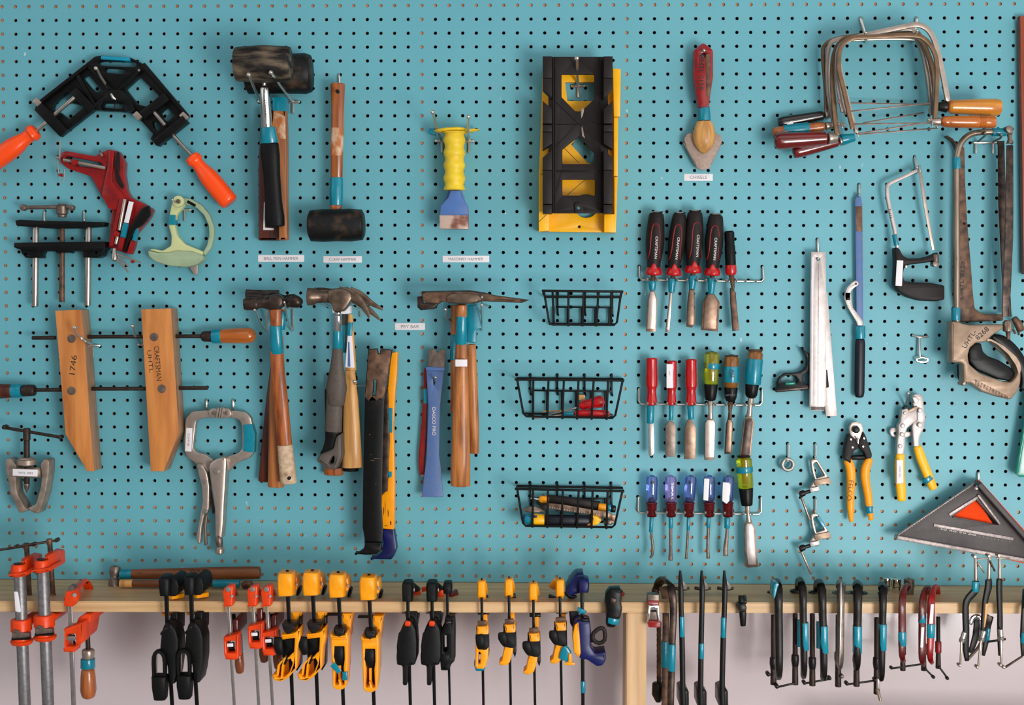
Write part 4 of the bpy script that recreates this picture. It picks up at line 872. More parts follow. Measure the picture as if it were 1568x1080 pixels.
lathe('neck', 'nickel', (1026,482,HD+2),(1010,640,HD+2), [(0,26),(.6,20),(1,26)]); blade('bblade', [(990,636),(1028,636),(1052,684),(1020,1000),(930,990),(968,680)], HD-2, face='dsteel')
V(C6)
def drv(label, x0, x1, hy, col, shaft, sticker=None, r=49):
    T('screwdriver', label, 'screwdriver', None)
    lathe('handle', col, (x0,256,HD),(x1,486,HD), [(0,r*.5),(.06,r*.85),(.18,r),(1,r*.97)], cap=.6, seg=20); sw('core', 'maroon', [(x1,440,HD,14),(x1,480,HD,26)])
    pr = []
    for i in range(17): t = i/16; pr.append((t, (46 - 8*t) + 3.6*math.cos(i*math.pi)))
    lathe('collar', 'maroon', (x1,480,HD),(x1+2,604,HD), pr, cap=.2)
    (tx0,ty0,tx1,ty1,tr) = shaft[0]; lathe('teal_band', 'tape', (tx0,ty0,HD),(tx1,ty1,HD), [(0,tr),(1,tr*.95)], cap=.1)
    sw('shaft', 'gsteel', [(p[0],p[1],HD+(p[4] if len(p)>4 else 0),p[2],p[3]) for p in shaft[1]], k=3)
    if sticker: pl('paper_sticker', 'white', HD+14, HD+15, sticker, r=4)
drv('leftmost clear blue screwdriver with a curved hooked tip', 208, 204, 0, 'clearblue', [(204,604,198,730,17), [(202,720,10,10),(206,780,11,11),(214,850,13,10),(208,920,12,8),(188,942,8,5)]])
drv('lilac screwdriver with printed handle and straight tip, second from the left', 362, 364, 0, 'clearpurple', [(362,604,362,698,18), [(361,690,14,12),(362,860,13,12),(360,930,18,7),(360,965,18,5)]])
text('lettering', 'SEARS', 'inkw', 376, 390, HD+14, 18, 92, w=140)
drv('deep blue clear screwdriver with plain handle, third from the left', 532, 512, 0, 'clearblue', [(510,608,506,714,15), [(506,700,11,10),(496,860,11,10),(490,952,12,4)]])
drv('clear blue screwdriver with upright white sticker and straight shaft', 682, 680, 0, 'clearblue', [(676,608,672,690,18), [(674,690,14,12),(668,850,13,11),(672,948,16,6)]], [(640,286),(682,290),(672,470),(632,464)])
drv('clear blue screwdriver with slanted white sticker and flared flat tip', 842, 834, 0, 'clearblue', [(830,610,828,698,24), [(828,700,11,10),(824,780,16,10),(816,860,21,7),(816,928,20,4)]], [(794,318),(846,322),(848,470),(824,496),(788,470)])
T('chisel', 'long chisel with clear lime handle and bright white blade, right of the blue screwdrivers', 'chisel')
lathe('handle', 'clearyel', (966,108,HD+4),(984,370,HD+4), [(0,62),(.08,66),(1,64)], cap=.3); lathe('striking_cap', 'dsteel', (964,96,HD+4),(964,122,HD+4), [(0,46),(1,58)], cap=.4); sw('core', 'brownboard', [(968,130,HD+4,20),(980,330,HD+4,18)])
lathe('teal_band', 'tape', (970,186,HD+4),(974,238,HD+4), [(0,70),(1,69)], cap=.08); lathe('collar', 'black', (984,364,HD+4),(992,510,HD+4), [(0,60),(.8,50),(1,46)], cap=.1)
lathe('neck', 'nickel', (996,505,HD+4),(1008,650,HD+4), [(0,22),(.6,16),(1,26)]); blade('gsteel', [(992,642),(1030,642),(1062,700),(1084,1020),(992,1025),(975,900),(972,690)], HD-1, inset=.2, face='silver')

V(C7)
T('scraper', 'red-handled scraper with teal band, rounded wooden end and serrated grey blade', 'scraper')
pl('blade', 'tangrit', 14, 20, [(205,705),(225,670),(262,660),(410,664),(448,680),(455,720),(420,800),(382,870),(375,895),(330,910),(290,895),(280,860),(230,780)], bev=.5, label='serrated grey blade')
for i in range(16):
    t = i / 15; bar('tooth', 'tangrit', 207+75*t-6, 730+140*t+4, 207+75*t, 730+140*t, 5, 15, 19, bev=.2); bar('tooth', 'tangrit', 452-72*t+6, 730+140*t+4, 452-72*t, 730+140*t, 5, 15, 19, bev=.2)
pl('handle', 'red', 14, 38, [(270,112),(335,62),(400,112),(400,290),(378,430),(372,495),(302,495),(286,420),(268,290)], circ(336,148,12,12), r=14, bev=5)
bar('scuffed_stripe', 'rsteel', 362, 140, 366, 420, 26, 37.7, 38.4, r=10); text('lettering', 'UHTL 0158', 'ink', 318, 262, 38.6, 36, 92, w=225)
lathe('teal_band', 'tape', (337,488,26),(340,584,26), [(0,37),(1,42)], flat=.9, cap=.06)
lathe('wooden_end', 'woodl', (338,580,28),(338,802,28), [(0,44),(.15,60),(.4,74),(.65,68),(.85,44),(1,12)], k=3, cap=.5, flat=.8)
hook_arm('hook in the hole of the red-handled scraper', (337,118), 50, (338,152), bw=0, stub=0, r=7)
#---- right part of the board ----
def coping(label, frame, ends, blade, handle, d, fm='bframe', hm='woodh', rw=14, ferr='nickel', prof=None, teal=None, white=None):
    """coping saw: flat sprung frame, blade between two pins, turned handle"""
    T('coping_saw', label, 'saw', None)
    sw('frame', fm, [(x, y, d, rw, 10) for x, y in frame], k=5, n=5, seg=12)
    for x, y, x1, y1 in ends: sw('blade_pin', 'nickel', [(x,y,d,9),(x1,y1,d,7)], seg=8); sw('cross_pin', 'nickel', [((x+x1)/2-4,(y+y1)/2-22,d+3,5),((x+x1)/2+4,(y+y1)/2+22,d+3,5)], seg=8)
    sw('blade', 'gsteel', [(blade[0],blade[1],d,4.5,1.5),(blade[2],blade[3],d,4.5,1.5)], n=5, seg=8)
    (x0,y0),(x1,y1),r = handle
    L = math.hypot(x1-x0, y1-y0); fx, fy = x0-(x1-x0)/L*55, y0-(y1-y0)/L*55
    if ferr: lathe('ferrule', ferr, (fx,fy,d),(x0,y0,d), [(0,r*.5),(.5,r*.6),(1,r*.7)], cap=.2)
    lathe('handle', hm, (x0,y0,d),(x1,y1,d), prof or [(0,r*.72),(.15,r*.8),(.5,r*.92),(.8,r),(.93,r*.95),(1,r*.75)], k=2, cap=.6)
    if teal: lathe('teal_band', 'tape', (teal[0],teal[1],d),(teal[2],teal[3],d), [(0,teal[4]),(1,teal[5])], cap=.1)
V(C8)
coping('coping saw with black varnished handle pointing left', [(405,640),(400,480),(385,280),(400,225),(450,195),(560,175),(900,150),(960,190),(1010,330),(1040,570)], [(404,640,404,610),(1035,560,1040,590)], (480,566,1010,578), ((395,640),(118,690),38), 24, hm='blackwood', rw=12)
V(C8); pl('white_chip', 'white', 34, 37, [(172,690),(200,672),(214,690),(208,718),(176,718)], r=8)
coping('coping saw with pale wooden handle banded in teal, pointing left', [(450,690),(425,560),(412,420),(420,240),(470,195),(600,178),(880,130),(930,180),(985,330),(1020,570)], [(420,700,470,695),(1010,600,1020,640)], (620,686,980,624), ((400,705),(85,748),36), 36, fm='nickel', hm='woodhv', rw=13, teal=(300,718,150,734,38,36))
coping('coping saw with small glossy red handle, lowest on the left', [(580,740),(555,650),(510,480),(480,330),(490,240),(560,195),(900,188),(960,230),(1000,400),(1030,640)], [(575,740,600,750),(1030,650,1060,715)], (600,752,1060,716), ((480,795),(205,862),38), 44, hm='redwood', fm='nickel', rw=12, teal=(570,770,490,786,24,34))
coping('coping saw with large glossy red handle pointing left', [(470,760),(455,640),(440,420),(455,270),(500,200),(560,178),(640,172),(880,165),(960,200),(1010,300),(1040,420),(1045,640)], [(470,690,520,700),(1000,680,1050,690)], (560,692,1000,686), ((415,775),(95,795),50), 58, hm='redwood', rw=15)
coping('coping saw with grooved tan wooden handle pointing right', [(560,720),(540,640),(505,480),(478,360),(490,240),(545,190),(640,180),(900,170),(980,190),(1035,260),(1056,360),(1050,560),(1040,690)], [(560,700,590,745),(1000,665,1050,680)], (590,748,1000,682), ((1075,678),(1405,680),36), 92, hm='woodh', rw=13, prof=[(0,30),(.15,33),(.17,30),(.19,34),(.6,37),(.68,36),(.69,32),(.71,37),(.73,33),(.75,37),(.77,33),(.79,36),(.93,36),(1,28)])
coping('coping saw with bright tilted frame and thick yellow varnished handle', [(505,620),(478,480),(470,340),(480,250),(530,200),(650,165),(880,115),(945,108),(1000,135),(1040,200),(1075,330),(1120,560)], [(470,560,500,575),(490,615,530,620)], (500,622,1020,568), ((1115,590),(1435,595),50), 74, fm='nickel', hm='woody', rw=15, ferr='blackm', prof=[(0,40),(.2,42),(.6,49),(.9,50),(1,38)])
V(C8)
hook_plain('left hook over the coping saw frames', (610,66), (640,200), 104, tip=(636,152), r=9); hook_plain('right hook over the coping saw frames', (935,66), (918,195), 108, tip=(940,140), r=9)

V(D1)
T('hacksaw', 'small junior hacksaw with bright bent bar, charcoal grip and white sticker', 'saw')
sw('frame', 'silver', [(298,428,26,13),(200,478,26,13),(110,518,26,14),(85,560,26,14),(100,680,26,14),(140,850,26,14),(160,985,26,13)], k=2, n=5)
lathe('teal_band', 'tape', (140,888,26),(155,968,26), [(0,19),(1,19)], cap=.1); text('lettering', 'NIL', 'ink', 112, 745, 40, 14, 78, w=80)
sw('blade', 'nickel', [(322,430,26,11,3),(360,680,26,12,3),(400,900,26,11,3),(420,1000,26,10,3)], n=5); sw('pin', 'steel', [(318,390,26,8),(322,440,26,9)])
pl('grip', 'dkpl', 14, 40, [(143,980),(178,985),(205,1040),(240,1060),(330,1058),(405,1040),(455,1012),(462,1060),(420,1085),(250,1106),(215,1125),(205,1180),(215,1225),(300,1232),(400,1235),(505,1255),(505,1358),(440,1370),(330,1365),(240,1340),(170,1300),(140,1250),(150,1100)], r=16, bev=5)
bar('paper_sticker', 'white', 180, 1075, 170, 1258, 46, 40.5, 41.6)
sw('clamp_bolt', 'gsteel', [(435,1030,38,20),(436,1096,38,22)]); disc('wing_nut', 'gsteel', 436, 1100, 20, 30, 48); disc('bolt', 'steel', 225, 1118, 10, 30, 44)
hook_plain('hook carrying the small junior hacksaw', (288,330), (300,440), 36, tip=(300,404), r=9)

V(D1)
T('hacksaw', 'rusty brown hacksaw with dark plastic handle hanging behind the tubular one', 'saw')
pl('frame', 'rsteel', 10, 26, [(510,172),(560,195),(595,240),(645,262),(650,500),(665,800),(690,1090),(705,1300),(718,1420),(760,1452),(800,1462),(925,1462),(925,1510),(620,1520),(590,1300),(590,900),(600,300),(560,220)], r=12, bev=2, label='rusty brown flat frame')
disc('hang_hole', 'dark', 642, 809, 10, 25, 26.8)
sw('blade', 'dsteel', [(905,215,24,24,4),(912,640,24,28,4),(935,1120,24,28,4),(955,1480,24,26,4)], n=5)
V(D2)
sw('rusty_anchor', 'rsteel', [(955,480,24,20),(985,520,24,26),(1005,570,22,26)], n=3); sw('rusty_tab', 'rsteel', [(950,560,22,8),(968,590,22,8)]); sw('rusty_tab', 'rsteel', [(985,570,20,8),(992,600,20,8)])
sw('handle', 'black', [(800,610,18,20,26),(860,640,18,44,28),(930,700,18,48,28),(985,770,18,44,28),(1020,840,18,40,26),(1030,920,18,34,22),(1010,970,18,20,20)], k=3, n=3)
sw('lower_grip', 'black', [(585,800,14,20,18),(590,870,14,22,18),(588,912,14,14,14)], k=2, n=3)
text('lettering', 'UHTL 8128', 'ink', 600, 222, 26.6, 24, -88, w=258)
V(D2)
T('hacksaw', 'large hacksaw with nickel tube frame, teal bands and cast handle marked in ink', 'saw')
V(D1)
sw('tube_frame', 'bronzes', [(588,1520,60,24),(585,1320,60,24),(585,900,60,23),(583,420,60,22),(590,320,60,22),(612,240,60,22),(665,180,60,22),(740,155,60,22),(860,150,60,22),(985,152,60,22)], k=3, cap=.3)
lathe('teal_band', 'tape', (585,334,60),(586,418,60), [(0,29),(1,29)], cap=.05); lathe('teal_band', 'tape', (840,153,60),(940,153,60), [(0,29),(1,29)], cap=.05)
V(D2); lathe('teal_band', 'tape', (556,410,60),(556,500,60), [(0,30),(1,30)], cap=.05)
V(D1); disc('bolt_head', 'gsteel', 967, 128, 24, 56, 78); sw('blade_holder', 'bronzes', [(966,170,60,18),(968,200,60,14),(970,235,60,26)])
disc('rivet', 'dsteel', 788, 157, 12, 80, 88); sw('blade', 'dsteel', [(968,245,60,24,5),(966,600,60,28,5),(962,900,58,30,5),(945,1300,58,30,5),(935,1480,58,24,5)], n=5)
V(D2); lathe('lower_anchor', 'bronzes', (912,495,58),(912,580,58), [(0,24),(.2,32),(.9,32),(1,22)]); sw('anchor_screw', 'rsteel', [(916,575,58,16),(918,630,58,13)])
pl('handle', 'bronze', 44, 74, [(526,505),(582,508),(600,520),(650,530),(885,525),(885,555),(820,595),(760,650),(700,652),(655,690),(642,740),(650,800),(720,860),(800,890),(890,920),(940,925),(970,890),(990,840),(985,800),(960,760),(880,690),(800,645),(760,640),(790,620),(850,650),(930,720),(985,800),(1008,870),(1004,930),(985,990),(940,1045),(860,1030),(740,990),(660,930),(625,935),(605,955),(612,900),(608,800),(590,790),(526,790)], r=12, bev=4)
pl('black_insert', 'black', 48, 66, [(646,700),(690,655),(735,655),(748,715),(780,745),(860,775),(940,825),(968,860),(965,895),(930,918),(850,905),(700,840),(648,780)], r=14, bev=4)
for i in range(22): x = 690 + i * 10.5; bar('grip_rib', 'rsteel', x, 905 + i*5.4 - (0 if i < 14 else 0), x+6, 945 + i*5.0, 4, 73.6, 75)
text('lettering', 'UHTL-', 'ink', 650, 628, 74.5, 32, -58, w=135); text('lettering', '8268', 'ink', 738, 588, 74.5, 34, -44, w=105)
text('lettering', 'USA', 'ink', 562, 70, 74.5, 12, 90, w=30)
V(D1)
T('pegboard_hook', 'double-stub bracket hook carrying the two big hacksaws', 'hook')
sw('cross_bar', 'zinc', [(706,228,5,9),(872,228,5,9)]); sw('stub', 'zinc', [(724,232,4,8),(724,308,6,8)]); sw('stub', 'zinc', [(846,232,4,8),(846,308,6,8)])
sw('arm', 'gsteel', [(740,222,6,8),(792,175,60,8),(790,158,90,9)]); sw('arm', 'gsteel', [(850,222,6,8),(905,192,50,8),(908,168,90,9)])

V(D3)
T('square_rule', 'long white-grey aluminium combination square rule, hung by its top hole in front', 'ruler')
V(D3); pl('rule', 'silver', 22, 27, [(410,658),(538,658),(540,1000),(541,2000),(524,2005),(524,2040),(408,2040),(396,2000),(404,1100)], circ(470,722,15,14), bev=.5)
bar('centre_groove', 'gcastl', 474, 760, 470, 2000, 8, 26.8, 27.3); bar('scale_strip', 'white', 425, 700, 416, 1990, 14, 26.9, 27.2)
V(D3); pl('end_cap', 'gcastl', 18, 27, [(400,2004),(526,2004),(524,2042),(410,2040)], r=6)
T('combination_square', 'combination square with black cast head holding a green level vial and white blade', 'square')
V(D4); pl('blade', 'silver', 10, 14, [(440,-60),(498,-10),(575,962),(488,965),(420,300)], bev=.4)
pl('head', 'black', 8, 20, [(284,418),(300,425),(335,462),(362,470),(362,600),(478,595),(500,600),(514,738),(478,745),(362,748),(300,760),(95,778),(90,755),(105,740),(100,700),(120,655),(165,625),(270,620),(310,600),(335,560),(338,520),(320,480)], [(135,700),(135,672),(165,648),(215,642),(250,655),(268,690),(260,702)], [(310,690),(312,640),(345,610),(360,640),(360,715),(330,715)], r=8, bev=1.5)
sw('level_vial', 'green', [(165,710,20,12),(245,705,20,12)], cap=.5); bar('base_edge', 'dsteel', 98, 765, 350, 740, 14, 20, 22)
V(D3); hook_plain('hook through the hole of the long aluminium rule', (468,548), (470,690), 34, tip=(470,716), r=10)

V(D3)
T('pull_saw', 'long narrow blue and rust coloured blade with black dipped handle and teal band', 'saw')
pl('blade', 'bluew', 10, 14, [(792,208),(820,150),(832,150),(850,208),(862,1000),(862,1360),(806,1360),(800,800)], bev=.4)
pl('rust_patch', 'rsteel', 10.4, 14.4, [(795,262),(852,262),(856,480),(800,480)], bev=.2)
for i in range(26): bar('tooth', 'gsteel', 853+i*.2, 240+i*20, 858+i*.2, 248+i*20, 5, 11, 13.5, bev=.1)
V(D4); lathe('teal_band', 'tape', (757,254,14),(757,354,14), [(0,40),(1,41)], cap=.06, flat=.7)
lathe('handle', 'dnavy', (757,350,14),(750,820,14), [(0,36),(.1,40),(.9,40),(1,34)], flat=.7, cap=.6)
T('hook_rule', 'curved pale steel gauge with S bend, tucked beside the narrow blue blade', 'gauge')
V(D3); pl('gauge', 'silver', 16, 20, [(800,905),(822,925),(822,945),(780,975),(758,1000),(750,1040),(752,1080),(700,1080),(702,1030),(722,970),(770,920)], circ(799,936,9,10), r=8, bev=.5)
V(D4); pl('gauge_stem', 'silver', 16, 20, [(636,-10),(684,-10),(690,60),(700,110),(778,215),(778,250),(736,250),(728,220),(660,110),(640,60)], r=8, bev=.5)
for i in range(10): bar('graduation', 'inkg', 655+i*8.5, 40+i*18, 672+i*8, 34+i*18, 2.5, 19.8, 20.3)
V(D3); hook_plain('hook carrying the long narrow blue blade', (830,70), (828,180), 20, r=10)

V(D2)
T('pegboard_hook', 'empty double-ended hook with round base below the small hacksaw', 'hook')
sw('cross_bar', 'zinc', [(255,600,3,8),(300,614,8,8),(360,612,5,8)], k=3); sw('stem', 'zinc', [(306,616,8,8),(308,750,12,8)]); sw('back_tip', 'dsteel', [(350,596,2,7),(362,616,5,7)])
sw('ring', 'zinc', [(285,768,12,7),(320,754,14,7),(362,764,14,7),(350,784,13,7),(300,782,12,7)], closed=True, k=3, seg=8)

V(D5)
T('cable_cutter', 'cable cutter with black plates, round jaws and orange-yellow handles', 'cutter')
pl('jaw', 'spatina', 12, 24, [(145,345),(160,318),(195,308),(230,320),(246,365),(240,410),(220,440),(205,470),(188,440),(150,405),(143,370)], [(176,346),(192,336),(205,345),(200,360),(182,362)], r=8, bev=1)
pl('plate', 'dkpl', 10, 30, [(148,400),(188,440),(210,480),(212,500),(180,520),(160,560),(155,612),(105,575),(115,500),(135,410)], r=8, bev=2)
pl('plate', 'dkpl', 8, 28, [(245,380),(262,410),(308,545),(305,570),(268,580),(250,530),(215,495),(210,465),(222,440)], r=8, bev=2)
disc('pivot_bolt', 'black', 197, 370, 25, 20, 36, bev=2)
for x, y in ((155,437),(167,495),(250,431),(243,489)): disc('rivet', 'chrome', x, y, 8, 28, 33)
sw('spring_bar', 'chrome', [(207,430,32,7),(205,472,32,7)]); sw('return_spring', 'black', [(158,568,20,17),(255,566,20,17)], n=3)
sw('handle', 'dyellow', [(128,580,20,30,26),(150,640,20,33,28),(155,720,20,31,28),(152,820,20,28,26),(152,940,20,24,22),(157,1032,20,14,14)], k=3, n=2.6, cap=.4)
sw('handle', 'dyellow', [(292,570,20,26,26),(262,640,20,32,28),(258,720,20,30,28),(275,820,20,28,26),(290,940,20,24,22),(300,1020,20,16,14)], k=3, n=2.6, cap=.4)
lathe('teal_band', 'tape', (284,914,20),(288,966,20), [(0,29),(1,27)], cap=.06)
text('lettering', 'FELCO', 'ink', 150, 805, 41, 32, 96, w=145)
V(D5)
hook_arm('hook under the cable cutter', (204,430), 34, (205,470), bw=0, stub=0, r=5)
T('punch_pliers', 'white compound-joint pliers with long yellow dipped handles and teal band', 'pliers')
pl('upper_jaw', 'silver', 10, 24, [(595,130),(615,112),(648,108),(675,130),(682,240),(695,270),(685,310),(680,360),(660,400),(648,440),(648,490),(606,490),(600,400),(595,350),(600,320),(632,300),(632,210),(605,200),(598,160)], r=8, bev=1.5)
pl('lower_jaw', 'silver', 12, 28, [(522,225),(560,212),(580,245),(632,215),(632,300),(600,325),(560,358),(548,400),(545,480),(536,545),(484,545),(490,440),(498,390),(495,340),(512,310)], r=8, bev=1.5)
pl('latch_loop', 'silver', 6, 14, [(432,380),(445,355),(480,352),(510,378),(600,385),(600,400),(560,425),(470,425),(445,412)], [(465,385),(495,388),(500,405),(475,405),(465,398)], r=12, bev=1)
for x, y, r in ((655,228,17),(654,334,19),(531,340,17),(526,402,17),(512,487,15),(545,248,12)): disc('rivet', 'silver', x, y, r, 24, 31, bev=1)
bar('jaw_plate', 'bronze', 570, 238, 636, 205, 20, 18, 27); pl('dark_notch', 'black', 20, 30, [(527,218),(545,196),(562,194),(560,214)], r=3)
pl('tip', 'silver', 24, 32, [(596,135),(625,128),(650,150),(640,180),(612,178)], r=6, bev=1)
sw('handle', 'yellow', [(510,532,20,30,22),(505,620,20,34,24),(508,720,20,34,24),(515,800,20,34,24),(520,884,20,28,20)], k=3, n=2.8, cap=.6)
sw('handle', 'yellow', [(630,480,20,28,22),(655,560,20,33,24),(690,650,20,33,24),(735,760,20,31,24),(752,800,20,26,20)], k=3, n=2.8, cap=.6)
sw('teal_band', 'tape', [(694,706,20,38,28),(718,736,20,38,28)], n=3, cap=.1)
pl('paper_sticker', 'white', 40, 41.2, [(484,586),(530,586),(532,750),(484,756)], r=4); text('lettering', 'CHAIN TOOL', 'inkg', 507, 670, 41.4, 10, 90)
hook_arm('hook beside the white pliers', (567,104), 50, (548,200), bw=0, stub=0, r=8)
V(D6)
T('ring_washer', 'thick steel ring hanging from a small hook', 'ring')
disc('ring', 'steel', 126, 245, 52, 10, 22, bev=3, hole=27); 
hook_plain('hook carrying the steel ring', (128,92), (126,205), 30, tip=(122,216), r=8)
def smallclamp(view, dy, label, teal, rod, up):
    V(view, 0, dy); T('toggle_clamp', label, 'clamp')
    pl('body', 'nickel', 12, 24, [(288,215),(305,205),(335,205),(408,320),(440,372),(425,390),(395,378),(385,395),(360,380),(345,405),(355,420),(340,440),(288,440),(282,410),(298,385),(320,355),(300,300)], [(308,238),(330,225),(388,322),(330,342)], r=6, bev=1.5)
    bar('cast_block', 'bronze', 320, 378, 430, 355, 40, 23, 30, r=4); bar('white_block', 'silver', 286, 428, 350, 414, 28, 22, 32, r=3)
    lathe('screw_barrel', 'blackm', (290,432,24),(205,458,24), [(0,13),(.5,14),(.55,22),(1,24)], cap=.3)
    sw('nub', 'steel', [(200,430,24,9),(205,450,24,12)], cap=.5); sw('tommy_bar', 'nickel' if teal else 'bronzes', [(222,480,26,9),(rod[0],rod[1],26,9)])
    if teal: bar('teal_band', 'tape', 342, 228, 385, 300, 26, 10, 28, r=4)
    hook_plain('hook carrying the %s of two small machinist clamps' % up, (324,92), (322,200), 34, r=8)
smallclamp(D6, 0, 'small steel machinist clamp hanging from its triangular eye, upper of two', False, (282,645), 'upper')
smallclamp(D6, 391, 'small steel machinist clamp with teal band on its eye, lower of two', True, (292,640), 'lower')

V(D7)
T('speed_square', 'bright orange speed square hanging behind the grey one', 'square')
pl('plate', 'orangem', 24, 29, [(800,208),(815,200),(1480,950),(520,730),(540,560),(600,430)], [(786,352),(802,356),(985,556),(922,556)], bev=.5); bar('fence', 'orangem', 814, 204, 1462, 928, 14, 8, 33)
T('speed_square', 'large dark grey aluminium speed square hanging from its corner, lower right', 'square')
pl('plate', 'gcast', 34, 40, [(780,212),(800,218),(1400,860),(1420,905),(860,800),(108,680),(135,645)], [(588,494),(782,356),(968,562),(900,556)], bev=.6)
bar('lower_rail', 'gcastl', 128, 668, 1400, 895, 34, 30, 50, bev=2); bar('hypotenuse_edge', 'gcastl', 135, 648, 770, 218, 6, 33, 41)
bar('outer_fence', 'gcast', 812, 225, 1380, 870, 44, 30, 62, bev=2); bar('inner_rib', 'gcastl', 800, 315, 980, 555, 20, 38, 46, bev=1.5)
bar('scale_bar', 'gcastl', 432, 565, 1090, 680, 26, 39, 43, bev=1); bar('window_edge', 'gcastl', 562, 480, 795, 335, 22, 39, 43)
bar('window_rim', 'gcast', 590, 498, 905, 556, 10, 38, 43); 
for i in range(30): bar('graduation', 'inkw', 170+i*20, 622-i*13.6, 176+i*20, 632-i*13.6, 2.5, 39.8, 40.4)
for i in range(20): bar('graduation', 'inkw', 470+i*31, 592+i*5.6, 469+i*31, 600+i*5.6, 2.5, 39.8, 40.4)
text('lettering', '30 40 50 60', 'inkw', 630, 620, 40.4, 12, 10, w=300)
hook_arm('wire hook holding the squares', (782,262), 72, (800,190), bw=0, stub=0, r=11, mid=(800,215)); sw('riser', 'zinc', [(804,128,-4,10),(802,134,5,10),(800,195,6,10)], k=2)
V(FULL)
T('plastic_triangle', 'emerald green translucent plastic piece at the right edge, mostly outside the frame', 'drafting tool')
pl('plate', 'green', 20, 28, [(1586,560),(1556,726),(1562,731),(1600,730),(1640,560)], bev=1, label='emerald green tapered plate'); sw('rim', 'green', [(1584,570,30,2.5),(1557,724,30,2.5)])
T('wooden_plank', 'brown stained wooden plank hung upright at the upper right edge', 'plank')
pl('plank', 'brownboard', 6, 20, [(1562,24),(1640,24),(1640,420),(1568,420)], bev=1.5); disc('peg', 'steel', 1600, 60, 4, 19, 30)
#---- shelf: hammers, sockets and clamps ----
V(E2)
ZPX = 0
def sh(x): # depth of the shelf front edge at view coordinate x
    return sdep(OX + x / SV)
def on(x, y):
    """depth at which the point seen at (x, y) lies on the shelf top"""
    px, py = OX + x / SV, OY + y / SV
    r = FWD + RIGHT * ((px - 784) / FPX) + DOWN * ((py - 540) / FPX)
    return -(CAM + r * ((ZS - CAM.z) / r.z)).y * 1000
T('ball_pein_hammer', 'small hammer lying on the shelf with grey head at its left and branded brown handle', 'hammer')
sw('head', 'gsteel', [(128,75,38,34),(122,120,40,40),(118,160,42,30),(116,190,44,40),(118,262,50,38)], k=3, cap=.5)
lathe('handle', 'woodb', (165,140,40),(1168,128,40), [(0,34),(.2,38),(.6,44),(.9,48),(1,46)], flat=.8, cap=.2)
lathe('teal_band', 'tape', (162,140,40),(246,140,40), [(0,38),(1,38)], cap=.05); text('lettering', 'WATL', 'ink', 724, 114, 52, 22, 3, w=140); text('lettering', 'HTN', 'ink', 288, 130, 52, 10, 0, w=56)
T('ball_pein_hammer', 'second small hammer on the shelf in front, teal band and head to the right', 'hammer')
lathe('handle', 'woodb', (165,205,72),(1000,212,72), [(0,28),(.4,26),(1,20)], cap=.2); lathe('bare_end', 'woodl', (160,205,72),(250,205,72), [(0,29),(1,29)], cap=.05)
lathe('teal_band', 'tape', (830,208,72),(1020,208,72), [(0,30),(1,28)], cap=.1); sw('head', 'rsteel', [(1035,225,72,24),(1060,215,72,30),(1110,205,72,26)], cap=.4)

# pipe clamps
def pipe_clamp(dx, dy, label, sticker):
    V(E1, dx, dy); d = 196; T('pipe_clamp', label, 'clamp', None)
    lathe('pipe', 'galv', (263,262,d),(300,1200,d), [(0,36),(1,36)], cap=.05)
    pl('head_flange', 'orange', d-46, d+16, [(182,262),(212,248),(300,238),(312,258),(245,276),(195,270)], r=8, bev=3); pl('head_neck', 'orange', d-60, d-6, [(262,180),(300,160),(306,240),(262,255)], r=8, bev=3)
    lathe('head_top', 'orange', (256,190,d),(258,264,d), [(0,44),(.2,47),(1,48)], cap=.15, seg=28); lathe('plug', 'dsteel', (256,186,d),(256,194,d), [(0,26),(1,30)])
    pl('head_arm', 'orange', d-92, d-44, [(270,160),(290,150),(338,158),(342,240),(300,250),(270,240)], r=10, bev=3)
    lathe('screw', 'rsteel', (304,70,d-70),(324,400,d-70), [(0,16),(1,15)]); lathe('screw_hub', 'rsteel', (302,60,d-70),(304,100,d-70), [(0,18),(1,18)])
    lathe('pad', 'rsteel', (324,395,d-70),(324,446,d-70), [(0,18),(.4,24),(1,30)])
    sw('tommy_bar', 'dsteel', [(90,112,d-48,8),(340,72,d-74,8)]); disc('bar_knob', 'dsteel', 340, 73, 13, d-82, d-66, bev=3); disc('bar_knob', 'dsteel', 90, 112, 11, d-56, d-40, bev=3)
    lathe('slide', 'orange', (270,525,d),(276,665,d), [(0,62),(.5,64),(.52,56),(.9,58),(1,70)], cap=.1)
    pl('slide_arm', 'orange', d-100, d-30, [(270,522),(362,522),(350,548),(300,590),(270,590)], r=6, bev=2)
    lathe('slide_foot', 'orange', (276,655,d),(276,680,d), [(0,70),(1,64)], cap=.1)
    sw('steel_latch', 'gsteel', [(222,626,d+16,20,16),(326,622,d+14,14,16)], n=4); sw('dark_slot', 'black', [(216,648,d+13,9,14),(328,644,d+12,9,14)], n=4); sw('latch_tab', 'gsteel', [(228,600,d+18,12,8),(262,612,d+20,14,8)], n=4)
    if sticker: pl('paper_sticker', 'white', d+30, d+31.5, [(228,360),(250,360),(270,480),(262,488),(236,480)], r=4)
pipe_clamp(-142, 26, 'orange pipe clamp at the far left, with a white sticker on its pipe', True)
pipe_clamp(0, 0, 'orange pipe clamp just right of the stickered one, bare grey pipe', False)
V(E1); d = 186
T('bar_clamp', 'orange F-clamp with round wooden handle dipped in teal, right of the pipe clamps', 'clamp')
pl('fixed_jaw', 'orange', d-12, d+12, [(385,475),(400,385),(440,372),(470,400),(468,440),(440,482)], r=10, bev=3)
sw('jaw_arm', 'orange', [(432,420,d,46,14),(480,350,d-50,40,13),(515,322,d-90,30,12),(545,365,d-110,28,12)], n=4, k=3)
lathe('pad', 'orange', (545,362,d-110),(548,390,d-110), [(0,20),(1,26)]); disc('rivet', 'silver', 455, 408, 12, d+12, d+16); disc('rivet', 'gsteel', 432, 366, 18, d-2, d+14)
